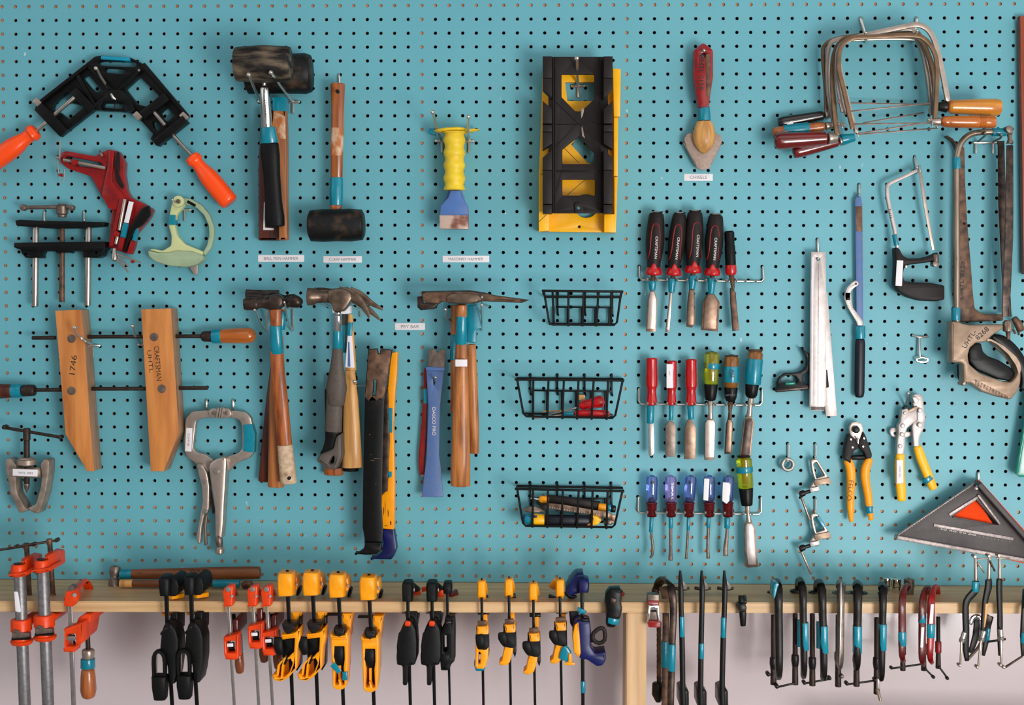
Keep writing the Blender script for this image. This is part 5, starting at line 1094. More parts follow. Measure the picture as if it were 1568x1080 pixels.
sw('bar', 'steel', [(430,470,d,15,7),(438,720,d,14,7),(456,1200,d,14,7)], n=5)
pl('slide', 'orange', d-16, d+18, [(384,618),(505,575),(505,700),(455,735),(452,760),(388,756),(384,735),(392,730),(392,625)], [(403,645),(462,645),(462,722),(403,722)], r=5, bev=2.5)
pl('slide_arm', 'orange', d-90, d-10, [(455,600),(480,545),(520,522),(556,525),(554,575),(520,585),(500,690),(470,720)], r=8, bev=3)
sw('tab', 'steel', [(400,672,d+14,14,6),(460,672,d+14,14,6)], n=4); sw('dark_gap', 'black', [(432,650,d-6,28,4),(432,718,d-6,28,4)], n=4)
lathe('screw', 'screw', (534,580,d-70),(540,740,d-70), [(0,15),(1,15)]); lathe('ferrule', 'nickel', (540,735,d-70),(540,800,d-70), [(0,38),(.3,40),(1,36)])
lathe('teal_band', 'tape', (538,795,d-70),(538,852,d-70), [(0,44),(1,45)], cap=.05); lathe('handle', 'woodhv', (538,845,d-70),(542,1044,d-70), [(0,42),(.3,46),(.7,50),(1,44)], cap=.7)

def quick(view, dx, dy, label, k=1.0, big=True):
    """big black pistol-grip clamps"""
    V(view, dx, dy, k); d = sh(490) + 22; T('trigger_clamp', label, 'clamp', None)
    sw('head', 'rubber', [(492,146,d-12,34,60),(492,185,d-12,46,74),(490,295,d-8,38,56)], n=3.5, k=2); pl('upper_jaw', 'rubber', d-70, d-6, [(520,160),(565,175),(582,230),(575,270),(560,300),(500,300)], r=10, bev=3)
    sw('yellow_pad', 'dyellow', [(520,305,d-30,14,26),(605,290,d-50,20,26)], n=4); sw('yellow_pad', 'dyellow', [(575,300,d-60,14,10),(600,200,d-60,14,10)], n=4)
    sw('bar', 'black', [(492,280,d,16,7),(500,520,d,16,7),(538,1150,d,14,7)], n=5)
    sw('lower_pad', 'dyellow', [(460,426,d-40,10,30),(606,426,d-50,10,30)], n=4)
    pl('lower_jaw', 'rubber', d-60, d-10, [(520,422),(572,422),(570,560),(540,580),(500,540)], r=8, bev=3)
    pl('body', 'rubber', d-26, d+22, [(470,505),(520,490),(560,540),(578,610),(578,760),(565,860),(548,935),(510,935),(492,800),(470,700),(440,690),(445,620),(452,560)], r=14, bev=6)
    sw('trigger', 'rubber', [(404,870,d+22,12,24),(404,730,d+22,14,30),(440,692,d+22,16,30),(478,730,d+22,14,30),(482,870,d+22,12,24)], k=3, n=3)
    sw('chrome_lever', 'gsteel', [(418,710,d+16,10,6),(418,850,d+16,8,6)], n=4); sw('lever_lug', 'blackm', [(455,575,d+16,14),(500,520,d+20,14)], cap=.5); sw('grip_end', 'rubber', [(446,862,d+14,57,50),(448,950,d+12,56,50),(452,1036,d+10,46,46)], n=4, cap=.2)
    sw('side_strip', 'gplastic' if dx == 0 else 'dyellow', [(570,600,d-24,10,14),(575,740,d-24,12,14),(568,840,d-24,8,10)], n=3)
quick(E2, 0, 0, 'big black pistol-grip bar clamp with amber pads, left of the black pair')
quick(E2, 178, -8, 'big black pistol-grip bar clamp with amber pads, right of the black pair')

def small_f(dx, dy, drop, label):
    V(E2, dx, dy); d = sh(940) + 16; T('bar_clamp', label, 'clamp', 'small orange F-clamps')
    pl('head', 'orange', d-12, d+12, [(893,270),(905,240),(940,222),(970,225),(965,372),(900,378),(897,360),(905,350)], r=8, bev=3)
    sw('jaw_arm', 'orange', [(935,250,d-8,30,14),(975,255,d-50,26,12),(985,290,d-90,22,12)], n=4, k=3); disc('rivet', 'nickel', 935, 250, 18, d+10, d+14); disc('screw_head', 'silver', 962, 300, 9, d+8, d+14)
    sw('bar', 'steel', [(938,375,d,11,5),(950,600+drop,d,11,5),(985,1150,d,11,5)], n=5)
    pl('slide', 'orange', d-12, d+16, [(900,595+drop),(1005,570+drop),(1010,745+drop),(985,758+drop),(915,756+drop),(912,735+drop),(905,720+drop)], [(920,622+drop),(985,620+drop),(985,705+drop),(925,708+drop)], r=5, bev=2.5)
    sw('black_roll', 'black', [(952,630+drop,d,30,10),(955,705+drop,d,30,10)], n=4); sw('label', 'white', [(928,650+drop,d+15,12,2),(972,648+drop,d+15,12,2)], n=5)
    pl('slide_arm', 'dred', d-80, d-10, [(970,470+drop),(1005,465+drop),(1008,560+drop),(985,600+drop),(960,600+drop)], r=8, bev=3)
    sw('arm_screw', 'black', [(975,425,d-60,14),(985,560+drop,d-60,14)]); lathe('teal_band', 'tape', (1015,570+drop,d-60),(1022,700+drop,d-60), [(0,22),(1,24)])
    lathe('wood_handle', 'woodhv', (1012,690+drop,d-60),(1022,855+drop,d-60), [(0,32),(.6,36),(1,30)], cap=.7)
small_f(0, 0, 0, 'small orange F-clamp on the shelf, leftmost of three'); small_f(175, 0, -78, 'small orange F-clamp on the shelf, middle of three, its slide highest'); small_f(275, 0, -30, 'small orange F-clamp on the shelf, right of three beside the yellow clamps')

def dewalt(view, dx, dy, label, kind, k=1.0, jaw=True):
    """big amber trigger clamps; kind A has its grip turned left, B faces straight"""
    V(view, dx, dy, k); d = sh(190) + 20; T('trigger_clamp', label, 'clamp', None)
    sw('head', 'dyellow', [(185,118,d-14,52,76),(184,150,d-14,58,84),(184,230,d-14,58,84),(186,292,d-12,54,76)], n=6, cap=.12)
    sw('slot_top', 'black', [(178,115,d-14,8,8),(198,115,d-14,8,8)]); 
    pl('upper_jaw', 'dyellow', d-62, d-24, [(226,150),(256,160),(264,215),(258,250),(226,262)], r=8, bev=3); sw('round_pad', 'black', [(262,252,d-60,40,60),(286,258,d-60,34,56)], n=3, cap=.3); sw('jaw_pin', 'silver', [(250,212,d-16,14,12),(266,214,d-16,14,12)], cap=.5)
    sw('bar', 'black', [(192,300,d,15,6),(205,560,d,15,6),(228,1150,d,13,6)], n=5)
    pl('lower_jaw', 'dyellow', d-60, d-20, [(215,412),(290,412),(280,470),(268,600),(240,590),(240,500),(215,470)], r=6, bev=3)
    if kind == 'A':
        pl('release', 'blackm', d-8, d+22, [(145,495),(250,490),(242,530),(210,568),(180,572),(155,540)], r=6, bev=3)
        pl('body', 'dyellow', d-18, d+20, [(140,575),(240,560),(275,530),(282,600),(262,680),(255,820),(225,850),(190,890),(140,915),(90,905),(75,870),(92,860),(115,862),(125,790),(165,740),(200,735),(235,700),(240,600),(150,612)], [(108,880),(120,868),(128,800),(150,772),(150,800),(140,870),(132,888)], [(152,880),(158,800),(172,758),(205,752),(232,716),(222,790),(200,850),(168,880)], r=4, bev=2.5)
        pl('back_cover', 'black', d-34, d-10, [(270,450),(285,450),(282,800),(255,840),(240,800),(258,600)], r=6, bev=2); pl('inner_web', 'dyellow', d-18, d-6, [(100,880),(122,800),(165,745),(238,720),(228,830),(170,895)], r=5, bev=1); bar('face_rib', 'dyellow', 150, 592, 244, 584, 6, d+18, d+22); bar('face_rib', 'dyellow', 146, 578, 236, 570, 5, d+18, d+22)
        sw('trigger', 'rubber', [(125,590,d+14,32,18),(122,650,d+18,36,22),(140,720,d+14,26,18)], n=2.6, k=2, cap=.6); pl('dark_core', 'black', d-16, d+6, [(150,610),(238,605),(235,700),(200,740),(150,740)], r=6); bar('slot', 'black', 190, 730, 165, 790, 14, d+4, d+20)
    else:
        sw('cross_pad', 'blackm', [(110,416,d-40,8,30),(248,416,d-40,8,30)], n=4)
        pl('release', 'blackm', d-8, d+22, [(150,520),(232,518),(230,560),(195,585),(160,570)], r=6, bev=3)
        pl('body', 'dyellow', d-18, d+20, [(130,560),(150,575),(232,570),(248,545),(258,600),(255,800),(250,890),(245,940),(215,962),(170,962),(145,940),(140,800)], [(158,650),(230,650),(232,740),(225,800),(230,925),(212,930),(195,880),(180,930),(162,925),(165,800)], r=6, bev=2.5)
        pl('side_cover', 'black', d-34, d-6, [(250,560),(262,580),(262,800),(250,860),(240,800)], r=5); sw('trigger', 'rubber', [(196,640,d+14,34,18),(192,720,d+18,38,20),(200,780,d+10,24,16)], n=2.6, k=2, cap=.6)
        pl('web', 'dyellow', d-10, d+12, [(188,780),(206,780),(204,955),(190,955)], r=3); bar('face_rib', 'dyellow', 142, 602, 246, 602, 6, d+18, d+22); bar('face_rib', 'dyellow', 142, 588, 244, 588, 5, d+18, d+22); pl('inner', 'rsteel', d-14, d-4, [(150,640),(240,640),(240,940),(155,940)], r=5, label='dark inside of the grip')
dewalt(E3, 0, 0, 'large amber trigger clamp on the shelf, leftmost of four, grip turned left', 'A')
dewalt(E3, 180, -4, 'large amber trigger clamp, second of four, grip turned left', 'A')
dewalt(E3, 366, 10, 'large amber trigger clamp, third of four, with teal tape around its grip', 'B'); sw('teal_band', 'tape', [(146,775,d+24,22,5),(200,835,d+26,18,5)], n=4); sw('teal_band', 'tape', [(236,830,d+16,20,14),(236,890,d+16,20,14)], n=4)
dewalt(E3, 587, 28, 'large amber trigger clamp, rightmost of the four big ones, lowest grip', 'B', 1.0)

def redblack(view, dx, dy, label, kind):
    V(view, dx, dy); d = sh(160) + 18; T('trigger_clamp', label, 'clamp', None)
    sw('head', 'rubber', [(164,190,d-12,36,60),(164,220,d-12,42,70),(162,335,d-8,38,56)], n=4, k=2); sw('upper_jaw', 'rubber', [(190,220,d-30,26,20),(225,250,d-70,30,18)], n=3)
    sw('jaw_pin', 'silver', [(202,252,d-10,14,8),(212,252,d-10,14,8)], cap=.5); sw('red_pad', 'orange', [(215,290,d-70,26,10),(245,260,d-80,20,10)] if kind == 0 else [(112,262,d-50,24,14),(106,230,d-50,20,14)], n=3)
    if kind: sw('red_pad', 'orange', [(225,300,d-60,24,12),(232,250,d-60,20,12)], n=3)
    sw('bar', 'black', [(162,330,d,13,6),(166,520,d,13,6),(182,1150,d,12,6)], n=5)
    sw('lower_pad', 'red', [(120,412,d-50,7,24),(246,412,d-50,7,24)], n=4)
    pl('lower_jaw', 'rubber', d-70, d-12, [(140,410),(230,410),(228,480),(215,560),(150,480)], r=8, bev=3)
    pl('body', 'rubber', d-24, d+20, [(120,520),(150,480),(190,475),(222,540),(230,640),(228,745),(210,800),(160,805),(155,948),(122,948),(120,805),(80,800),(76,740),(85,640),(98,570)], r=14, bev=7)
    sw('palm_ridge', 'rubber', [(118,560,d+14,22,14),(105,660,d+16,24,14),(118,780,d+14,28,14)], n=3, k=2); sw('red_button', 'orange', [(140,492,d+22,20,10),(182,496,d+22,20,10)], cap=.7, k=2)
redblack(E4, 0, 0, 'black trigger clamp with red button, left one of the red-button pair', 0); redblack(E4, 174, 0, 'black trigger clamp with red button, right one of the red-button pair', 1)
V(E4, 0, 0); d = sh(450) + 10
T('trigger_clamp', 'smaller black pistol-grip clamp with dark red pads beside the red-button clamps', 'clamp')
sw('head', 'rubber', [(450,190,d-10,28,50),(450,225,d-10,34,60),(448,280,d-8,30,46)], n=4, k=2); sw('red_pad', 'dred', [(460,296,d-50,16,24),(510,270,d-70,26,20)], n=3); sw('bar', 'black', [(446,280,d,11,6),(450,500,d,11,6),(466,1150,d,8,5)], n=5)
sw('lower_pad', 'dred', [(440,410,d-50,7,24),(516,410,d-50,7,24)], n=4); pl('body', 'rubber', d-20, d+16, [(430,450),(495,445),(500,560),(498,770),(475,790),(460,832),(398,832),(390,710),(395,560),(420,510)], [(418,590),(438,580),(440,690),(420,700)], r=10, bev=5); sw('release', 'blackm', [(430,490,d+16,14),(485,480,d+12,14)], cap=.5); sw('grip_end', 'rubber', [(430,715,d+12,40,20),(432,825,d+10,32,20)], n=4)

def mini(dx, dy, label, kind='B', drop=0, flip=1):
    V(E5, dx, dy); d = sh(135) + 14; T('trigger_clamp', label, 'clamp', None)
    sw('head', 'dyellow', [(135,138,d-10,28,52),(136,165,d-10,33,60),(136,250,d-10,33,60),(138,280,d-8,28,46)], n=4, k=2); sw('slot_top', 'black', [(130,132,d-10,7,7),(142,132,d-10,7,7)])
    sw('upper_jaw', 'dyellow', [(150*1,170,d-20,24,16),(165,230,d-50,20,16)], n=3) if flip == 1 else sw('upper_jaw', 'dyellow', [(115,150,d-20,26,18),(80,200,d-50,30,18)], n=3)
    sw('pad', 'blackm', [(110,284,d-50,8,20),(186 if flip==1 else 50,270,d-50,18,20)], n=4)
    sw('bar', 'black', [(136,270,d,11,5),(138,480,d,11,5),(150,1150,d,10,5)], n=5)
    sw('lower_pad', 'blackm', [(106,384,d-40,14,24),(192,384,d-40,14,24)], n=4); sw('lower_jaw', 'dyellow', [(160,400,d-30,18,12),(165,480,d-24,16,12)], n=4)
    y = drop
    sw('release', 'rsteel', [(104,466+y,d+14,18,14),(172,462+y,d+14,20,14)], n=4)
    if kind == 'B':
        pl('body', 'dyellow', d-18, d+14, [(98,490+y),(180,485+y),(188,540+y),(184,730+y),(165,790+y),(150,812+y),(105,812+y),(84,795+y),(90,620+y)], [(112,680+y),(128,690+y),(124,770+y),(108,775+y)], r=6, bev=3)
        sw('trigger', 'rubber', [(118,545+y,d+12,32,14),(125,600+y,d+16,36,18),(130,660+y,d+12,26,14)], n=2.6, k=2, cap=.6)
    else:
        pl('body', 'dyellow', d-18, d+14, [(100,490+y),(180,485+y),(186,540+y),(170,640+y),(165,700+y),(140,780+y),(105,803+y),(62,795+y),(60,778+y),(82,760+y),(95,690+y),(115,640+y),(110,560+y)], r=6, bev=3)
        sw('trigger', 'rubber', [(85,545+y,d+14,30,16),(88,590+y,d+16,36,18),(115,650+y,d+12,22,14)], n=2.6, k=2, cap=.6)
    pl('side_cover', 'black', d-28, d-8, [(92,500+y),(188,490+y),(192,700+y),(180,740+y),(165,700+y),(100,700+y)], r=5); pl('dark_band', 'rubber', d-10, d+15, [(90,548+y),(188,544+y),(191,640+y),(176,668+y),(150,672+y),(104,660+y),(90,620+y)], r=8, bev=3)
mini(0, 0, 'small amber trigger clamp with teal tape on its grip end, leftmost of four'); sw('teal_band', 'tape', [(95,740,d+6,16,26),(110,800,d+6,30,26),(160,790,d+6,18,26)], n=3, k=2)
mini(205, -14, 'small amber trigger clamp with grip turned left, second of four', 'A', 0); mini(388, 18, 'small amber trigger clamp with long drooping grip, third of four', 'A', 35)
mini(588, -8, 'small amber trigger clamp with torn teal tape at its grip, rightmost of four', 'A', -20, -1)
sw('teal_band', 'tape', [(160,650,d+16,20,16),(180,690,d+16,44,16),(160,750,d+16,36,16)], n=3, k=2); sw('yellow_tip', 'dyellow', [(210,700,d+20,10,8),(212,770,d+20,14,8)], n=4); sw('tip_foot', 'dyellow', [(172,776,d+20,12,12),(246,776,d+20,12,12)], n=4)
V(E5); d = sh(900) + 22
T('trigger_clamp', 'large navy blue quick clamp with black grip loop turned right and amber side panel', 'clamp')
sw('head', 'navy', [(904,118,d-12,34,60),(904,160,d-12,40,76),(902,235,d-8,36,60)], n=4, k=2); pl('upper_jaw', 'navy', d-70, d-16, [(905,98),(850,100),(825,120),(775,200),(765,235),(800,262),(880,240)], r=12, bev=4); sw('pad', 'dnavy', [(765,225,d-50,16,22),(800,262,d-50,20,22),(850,262,d-50,10,20)], k=2)
sw('bar', 'black', [(890,230,d,15,7),(892,480,d,15,7),(897,1150,d,13,7)], n=5); sw('teal_shred', 'tape', [(860,345,d+10,8,6),(880,375,d+14,22,8),(925,378,d+10,6,4)], k=2); lathe('teal_band', 'tape', (897,900,d),(898,985,d), [(0,19),(1,19)], cap=.05)
pl('lower_jaw', 'dnavy', d-80, d-20, [(790,372),(865,372),(872,440),(830,520),(800,470)], r=8, bev=3); pl('body', 'navy', d-26, d+20, [(840,450),(900,440),(950,455),(960,540),(955,640),(985,690),(1010,690),(1068,680),(1070,750),(1045,790),(1000,795),(955,765),(930,745),(880,740),(830,690),(820,600),(825,500)], r=14, bev=5)
pl('side_panel', 'dyellow', d-24, d+23, [(835,480),(862,460),(872,560),(880,690),(868,730),(828,680),(820,560)], r=8, bev=2); sw('trigger_arm', 'rubber', [(890,570,d+10,34,16),(980,580,d+16,30,16)], n=4); sw('trigger_loop', 'dkpl', [(975,540,d+20,16),(1030,500,d+20,16),(1058,520,d+20,16),(1060,590,d+20,16),(1020,615,d+20,16),(975,590,d+20,16)], closed=True, k=2)
sw('release', 'black', [(880,440,d+18,16),(945,440,d+16,16)], cap=.5)
def spring(view, dx, dy, label, big):
    V(view, dx, dy); d = sh(1130 if big else 975) + 14; T('spring_clamp', label, 'clamp', None)
    if big:
        pl('upper_grip', 'black', d-18, d+14, [(1100,210),(1180,205),(1190,260),(1185,310),(1195,360),(1180,430),(1160,440),(1140,500),(1090,500),(1068,480),(1075,380),(1062,330),(1070,250)], r=14, bev=5)
        sw('pivot', 'dsteel', [(1100,290,d+14,26,12),(1140,300,d+14,26,12)], n=3); sw('jaw', 'black', [(1110,240,d-10,34,16),(1165,235,d-60,34,18),(1180,260,d-90,24,16)], n=3, k=2); sw('red_tip', 'red', [(1180,245,d-60,18,14),(1200,245,d-70,18,14)], cap=.6); sw('teal_band', 'tape', [(1120,412,d-2,54,74),(1112,456,d-2,52,72)], n=3.4, cap=.05)
        sw('handle_end', 'black', [(1115,400,d+4,40,18),(1100,495,d+4,30,16)], n=3, cap=.5)
    else:
        sw('jaw', 'black', [(962,292,d-4,20),(964,345,d,22)], n=3); disc('pivot', 'blackm', 972, 385, 32, d-14, d+14, bev=3); sw('handle', 'black', [(968,350,d,24,16),(974,420,d,26,16),(976,515,d,20,14)], n=3, cap=.6); sw('jaw_back', 'black', [(985,300,d-40,14),(985,345,d-10,16)], n=3)
spring(E5, 0, 0, 'black spring clamp with teal band and red tip on the shelf edge by the upright', True); spring(E6, 0, 0, 'small plain black spring clamp biting the shelf edge', False)

# ---- C-clamps ----
V(E6); d = sh(330) + 12
T('spring_clamp', 'little chrome clip with red rubber jaws beside the upright', 'clip')
pl('clip', 'chrome', d-8, d+8, [(296,360),(310,365),(355,362),(372,365),(378,480),(366,480),(352,400),(312,400),(300,490),(288,485)], r=6, bev=2); bar('top_plate', 'gsteel', 292, 312, 370, 312, 46, d-14, d+8, r=4); bar('red_jaw', 'red', 288, 348, 372, 348, 32, d-16, d+12, r=6, bev=2); bar('red_jaw', 'red', 296, 500, 384, 502, 48, d-16, d+12, r=8, bev=2); bar('mid_plate', 'gsteel', 304, 440, 372, 440, 60, d-12, d+4)
def cclamp(view, x, ytop, ybot, label, m='blackm', w=22, teal=None, teal2=None, lean=0, screw=True, bottom=None, foot=True, jawx=-40, tm='tape', padw=34, sdx=-50, group=None, tb=None, d0=18):
    """C-clamp standing in the shelf edge: frame in front, upper pad on the shelf top, screw coming up from below"""
    V(view); d = sh(x) + d0; T('c_clamp', label, 'clamp', group)
    yb = ybot
    sw('frame', m, [(x+jawx*.45,ytop+55,d-94,w*.9,30),(x+jawx*.35,ytop+6,d-78,w*.9,34),(x+jawx*.12,ytop+16,d-36,w*1.1,36),(x+lean*.1,ytop+90,d-2,w*1.05,34),(x+lean*.4,ytop+260,d,w,32),(x+lean*.8,(ytop+yb)/2+80,d,w,32),(x+lean,yb-60,d,w*.9,30),(x+lean-6,yb,d-22,w*.7,26)], k=3, n=3.2, cap=.3)
    q = P(x+jawx*.8, ytop+50, d-92)
    lathe('upper_pad', m, (x+jawx*.6,ytop+56,d-92),(x+jawx*.6,ytop+86,d-92), [(0,padw*.9),(.3,padw*1.35),(.7,padw*1.4),(1,padw*1.2)], flat=.8, cap=.3)
    if teal: lathe('teal_band', tm, (x+lean*.6+teal[2],teal[0],d),(x+lean*.7+teal[3],teal[1],d), [(0,w*1.12),(1,w*1.1)], n=3, cap=.05, flat=36/(w*1.12))
    if teal2: lathe('teal_band', tm, (teal2[0],teal2[1],d-60),(teal2[0],teal2[2],d-60), [(0,20),(1,20)], cap=.05)
    if screw:
        sx = x + sdx; lathe('screw', 'screw', (sx,screw[0],d-78),(sx,screw[1],d-74), [(0,19),(1,20)]); 
        lathe('screw_boss', m, (sx,screw[1]-20,d-74),(sx,screw[1]+70,d-74), [(0,28),(.5,30),(1,24)], cap=.2); lathe('screw_end', 'screw', (sx,screw[1]+60,d-74),(sx,bottom,d-70), [(0,22),(1,24)])
    if tb: sw('tommy_bar', 'blackm', [(tb[0],tb[1],d-70,8),(tb[2],tb[3],d-70,8)]); disc('bar_knob', 'blackm', tb[0], tb[1], 15, d-78, d-62, bev=3); disc('bar_knob', 'blackm', tb[2], tb[3], 15, d-78, d-62, bev=3)
V(E6)
T('pry_clamp', 'heavy dark forged C-clamp with rough screw and teal bands, left of the deep clamps', 'clamp'); d = sh(420) + 24
sw('frame', 'dsteel', [(345,262,d-96,24,12),(380,190,d-80,34,14),(430,190,d-40,38,16),(462,260,d-4,30,16),(475,400,d,26,16),(466,640,d,25,16),(462,830,d,24,16),(455,1100,d,24,16)], k=3, n=3); sw('rear_frame', 'rsteel', [(405,230,d-60,36,14),(420,330,d-50,26,14),(418,640,d-40,24,14),(412,1100,d-40,24,14)], k=3, n=3)
lathe('teal_band', 'tape', (466,642,d),(462,832,d), [(0,28),(1,28)], cap=.04); lathe('teal_band', 'tape', (414,622,d-40),(412,806,d-40), [(0,27),(1,27)], cap=.04); lathe('upper_pad', 'dsteel', (345,235,d-96),(345,290,d-96), [(0,24),(1,30)])
lathe('screw', 'rsteel', (372,480,d-70),(372,940,d-66), [(i/24, 19 if i%2 else 17) for i in range(25)]); lathe('screw_boss', 'blackm', (362,915,d-60),(366,1060,d-60), [(0,40),(.6,46),(1,20)])
V(E6)
for i, (x, lean, t, lb) in enumerate([(528, 14, (442,588), 'leftmost of the three deep ones, teal band high'), (682, -12, (635,745), 'middle of the three deep ones, teal band low'), (845, -20, (448,592), 'rightmost of the three deep ones')]):
    V(E6); d = sh(x) + 22; T('c_clamp', 'long deep-throat black C-clamp with pointed top, ' + lb, 'clamp')
    sw('frame', 'black', [(x-4,112,d-8,8,8),(x-3,170,d-6,14,12),(x,235,d-2,19,14),(x+lean*.2,400,d,19,15),(x+lean*.6,600,d,20,15),(x+lean*.9,850,d,20,15),(x+lean,980,d,20,15),(x+lean+4,1100,d,20,15)], k=3, n=3)
    sw('top_edge', 'galv', [(x-3,108,d-16,5,4),(x-2,200,d-16,8,5)], n=4); sw('rear_web', 'silver', [(x+4,180,d-60,8,10),(x+10,215,d-62,26,12),(x+12,240,d-66,34,14)], n=3); sw('upper_pad', 'dsteel', [(x-55,238,d-82,12,14),(x+5,246,d-82,12,24),(x+62,240,d-82,10,14)], n=3, k=2)
    lathe('teal_band', 'tape', (x+lean*.45,t[0],d),(x+lean*.6,t[1],d), [(0,20),(1,20)], cap=.04); lathe('screw', 'steel', (x+lean+10,460,d-70),(x+lean+14,980,d-70), [(0,8),(1,8)]) if i == 2 else None
    pl('lower_boss', 'black', d-80, d-20, [(x+lean-20,985),(x+lean+20,968),(x+lean+46,985),(x+lean+48,1100),(x+lean-20,1100)], r=10, bev=5)
cclamp(E7, 352, 160, 870, 'black C-clamp with teal tape wrapped on its bowed top, leftmost of six', w=30, lean=6, screw=(400,740), bottom=930, sdx=-36, tb=None, jawx=-60)
V(E7); d = sh(352)+18; pl('teal_wrap', 'tape', d-20, d+13, [(322,175),(338,162),(360,170),(346,200),(334,250),(324,285),(314,262),(316,210)], r=8); disc('bar_knob', 'blackm', 280, 855, 16, d-78, d-60, bev=3); sw('tommy_bar', 'blackm', [(348,945,d-60,8),(480,915,d-60,8)]); disc('bar_knob', 'blackm', 345, 945, 17, d-70, d-52, bev=3)
cclamp(E7, 535, 150, 862, 'black C-clamp with teal bands, second of six, bow leaning left', w=26, teal=(458,664,8,10), teal2=(514,440,640), lean=10, screw=(390,720), bottom=930, sdx=-56, jawx=-80)
cclamp(E7, 680, 162, 878, 'black C-clamp with teal bands and long tommy bar, third of six', w=28, teal=(482,686,4,6), teal2=(658,452,652), lean=14, screw=(390,740), bottom=938, sdx=-72, jawx=-90, tb=(552,918,742,884))
cclamp(E7, 822, 165, 790, 'bare grey steel C-clamp without tape, fourth of six', m='gsteel', w=26, lean=-4, screw=(400,700), bottom=945, sdx=-20, jawx=0, padw=48)
V(E7); d = sh(822)+18; sw('ridge', 'steel', [(824,158,d-6,5,4),(824,220,d+10,7,6),(818,600,d+14,7,6),(812,780,d+12,6,5)], n=4, k=2); disc('bar_knob', 'gsteel', 834, 870, 16, d-78, d-60, bev=3)
cclamp(E7, 950, 168, 800, 'black C-clamp with wide teal band and rounded top, fifth of six', w=30, teal=(482,688,0,0), lean=-6, screw=(420,720), bottom=942, sdx=-10, jawx=-4, padw=56, tb=(872,924,1085,896))
cclamp(E7, 1140, 178, 880, 'black C-clamp with teal band and pale screw tip, rightmost of six', w=26, teal=(468,664,4,2), lean=-12, screw=(420,740), bottom=1000, sdx=-48, jawx=-10, padw=48)
V(E7); d = sh(1140)+18; sw('pale_screw', 'silver', [(1103,880,d-60,13),(1104,960,d-60,14)]); sw('screw_tip', 'bronzes', [(1098,960,d-58,15),(1120,1048,d-50,10)])
V(E8)
def redc(x, top, bot, lean, label, teal, sx, sb, tb, m='dred', white=None):
    V(E8); d = sh(x) + 16; T('c_clamp', label, 'clamp', None)
    sw('frame', m, [(x+46,top+75,d-90,18,9),(x+40,top+10,d-70,20,10),(x+18,top+20,d-30,24,12),(x,top+110,d,24,13),(x+lean*.3,top+260,d,26,13),(x+lean*.7,bot-160,d,24,13),(x+lean,bot-40,d,20,12),(x+lean+14,bot,d-30,14,10)], k=3, n=3.4, cap=.3)
    lathe('upper_pad', 'rsteel', (x+52,top+78,d-92),(x+52,top+98,d-92), [(0,26),(1,34)]); lathe('teal_band', 'tape', (x+lean*.4+1,teal[0],d),(x+lean*.55+1,teal[1],d), [(0,28),(1,28)], cap=.05, flat=.7)
    lathe('screw', 'blackm', (sx,470,d-78),(sx,sb-90,d-74), [(0,14),(1,15)]); lathe('screw_boss', m, (sx,sb-190,d-76),(sx,sb-110,d-74), [(0,22),(1,22)], cap=.2); lathe('screw_end', 'screw', (sx,sb-120,d-74),(sx,sb,d-72), [(0,16),(1,19)])
    sw('tommy_bar', 'blackm', [(tb[0],tb[1],d-70,7),(tb[2],tb[3],d-70,7)]); disc('bar_knob', 'blackm', tb[0], tb[1], 12, d-76, d-64, bev=3); disc('bar_knob', 'blackm', tb[2], tb[3], 12, d-76, d-64, bev=3)
    if white: pl('white_sticker', 'white', d+15, d+16, white, r=3)
redc(232, 255, 780, -2, 'dark red C-clamp with one teal band, leftmost of three red ones', (575,672), 236, 845, (162,828,380,796))
redc(372, 268, 800, -6, 'brownish red C-clamp with teal band and white strip, middle of three red ones', (436,512), 380, 845, (395,835,452,892), white=[(364,545),(384,545),(376,684),(358,684)])
redc(432, 262, 790, -8, 'brightest red C-clamp with bowed top and white strip, right of three red ones', (520,615), 480, 830, (492,825,548,900), m='red', white=[(430,385),(450,385),(444,520),(418,520)])
V(E8)
def deepc(x0, pts, label, band, screwtop, low, bar2):
    V(E8); d = sh(x0) + 14; T('c_clamp', label, 'clamp', None)
    sw('frame', 'black', [(p[0],p[1],d+(p[3] if len(p) > 3 else 0),p[2],11) for p in pts], k=2, n=4)
    (a,b),(c,e) = screwtop; lathe('screw', 'nickel', (a,b,d-8),(c,e,d-4), [(0,11),(1,12)]); disc('cap', 'nickel', a, b+4, 11, d-14, d+2)
    if band: lathe('teal_band', 'tape', (band[0],band[1],d),(band[2],band[3],d), [(0,25),(1,25)], cap=.05, flat=.7)
    (lx,ly),(lx2,ly2) = low; lathe('lower_screw', 'steel', (lx,ly,d+12),(lx2,ly2,d+12), [(0,18),(.6,18),(.65,22),(1,20)])
    sw('tommy_bar', 'nickel', [(lx2,ly2-10,d+16,8),(bar2[0],bar2[1],d+16,7)]); disc('bar_knob', 'nickel', bar2[0], bar2[1], 11, d+10, d+24, bev=2)
deepc(690, [(738,225,22),(735,290,26),(690,340,24),(668,400,22),(672,560,22),(670,700,20),(678,775,14)], 'black cranked clamp with teal tape at its top and pale screw, left of three', (738,228,734,300), ((737,56),(738,232)), ((662,575),(640,650)), (632,810))
sw('lower_leg', 'gsteel', [(680,770,d-10,8,10),(760,680,d-30,10,10),(800,600,d-50,10,10)], n=4); sw('side_bar', 'nickel', [(745,75,d-16,5),(830,68,d-16,5)]); sw('tommy_bar', 'bronzes', [(750,95,d-12,6),(800,170,d-12,6)])
deepc(810, [(826,215,22),(825,270,24),(806,350,20),(795,450,18),(790,560,20),(786,640,14)], 'black cranked clamp with pale wooden shim, middle of three', None, ((834,52),(826,222)), ((795,565),(774,645)), (754,822))
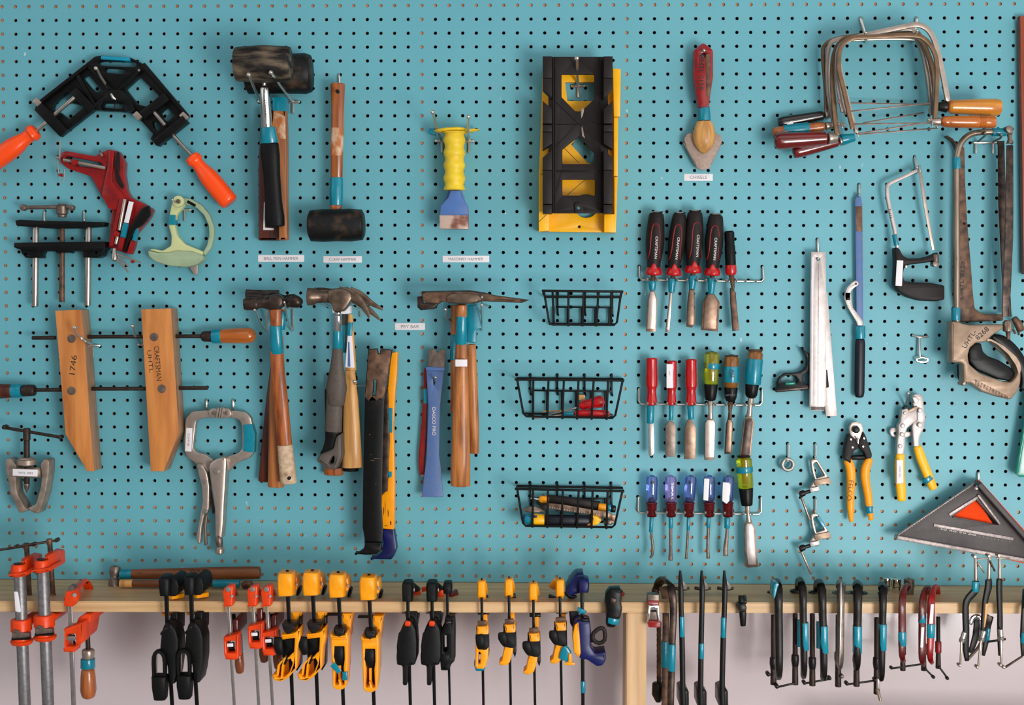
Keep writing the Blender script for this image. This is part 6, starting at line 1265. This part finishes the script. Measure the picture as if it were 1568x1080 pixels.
pl('pale_shim', 'woodl', d+12, d+15, [(806,382),(828,382),(816,470),(802,545),(794,545)], r=3); sw('tommy_bar', 'dsteel', [(836,85,d-10,6),(870,158,d-10,7)])
deepc(900, [(902,210,20),(900,290,20),(905,450,18),(905,560,19),(904,740,10)], 'black straight clamp with shiny knurled lower screw, right of three', None, ((902,48),(902,218)), ((908,555),(912,640)), (914,808))
sw('cross_bar', 'bronzes', [(880,68,d-16,5),(970,68,d-16,5)]); sw('cross_bar', 'blackm', [(820,645,d-30,8),(945,625,d-30,8)])
V(E8); d = sh(750)
T('adjustable_wrench', 'chrome wrench jaw hanging behind the cranked clamps below the shelf', 'wrench')
sw('jaw', 'chrome', [(700,525,d-50,14,8),(720,480,d-50,18,8),(760,470,d-50,16,8),(770,500,d-50,10,8)], k=3); sw('shank', 'blackm', [(745,490,d-56,20,8),(740,600,d-56,24,8),(700,720,d-56,16,8)], n=4, k=2)
T('c_clamp', 'dark clamp with teal tape seen behind the middle cranked clamp', 'clamp')
sw('frame', 'blackm', [(840,470,d-40,22,12),(822,540,d-44,20,12),(808,640,d-44,20,12),(790,740,d-44,10,10)], k=2, n=4); lathe('teal_band', 'tape', (822,550,d-44),(812,640,d-44), [(0,20),(1,20)], cap=.05); disc('pad', 'gsteel', 826, 485, 24, d-34, d-24)
T('c_clamp', 'black clamp at the right edge with teal band and angled tommy bar', 'clamp'); d = sh(1060) + 20
sw('frame', 'blackm', [(1078,290,d-40,18,12),(1072,420,d,18,12),(1066,600,d,22,12),(1064,740,d,12,10)], k=2, n=4); lathe('teal_band', 'tape', (1068,580,d),(1066,650,d), [(0,22),(1,22)], cap=.05); sw('tommy_bar', 'dsteel', [(1062,742,d,7),(938,822,d,8)]); disc('bar_knob', 'nickel', 936, 823, 12, d-8, d+8, bev=2)
for x, y0, y1, r, lb in ((126,204,296,26,'leftmost of three'),(192,208,306,34,'middle of three'),(280,212,318,36,'rightmost and dullest of three')):
    V(E8); T('socket', 'short chrome socket standing on the shelf, ' + lb, 'socket')
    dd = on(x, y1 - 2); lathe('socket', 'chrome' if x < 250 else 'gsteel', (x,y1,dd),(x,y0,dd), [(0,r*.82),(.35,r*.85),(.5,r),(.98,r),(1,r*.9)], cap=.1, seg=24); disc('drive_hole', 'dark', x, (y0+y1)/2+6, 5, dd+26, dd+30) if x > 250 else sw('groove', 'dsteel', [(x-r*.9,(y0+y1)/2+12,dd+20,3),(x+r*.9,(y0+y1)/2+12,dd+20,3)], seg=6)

# ---- seat every thing's Empty at its own base ----
for o in ROOTS:
    ms = [c for c in o.children_recursive if c.type == 'MESH']
    if not ms: bpy.data.objects.remove(o); continue
    vs = [v.co for c in ms for v in c.data.vertices]
    b = Vector(((min(v.x for v in vs) + max(v.x for v in vs)) / 2, max(v.y for v in vs), min(v.z for v in vs)))
    for c in ms: c.data.transform(Matrix.Translation(-b))
    o.location = b
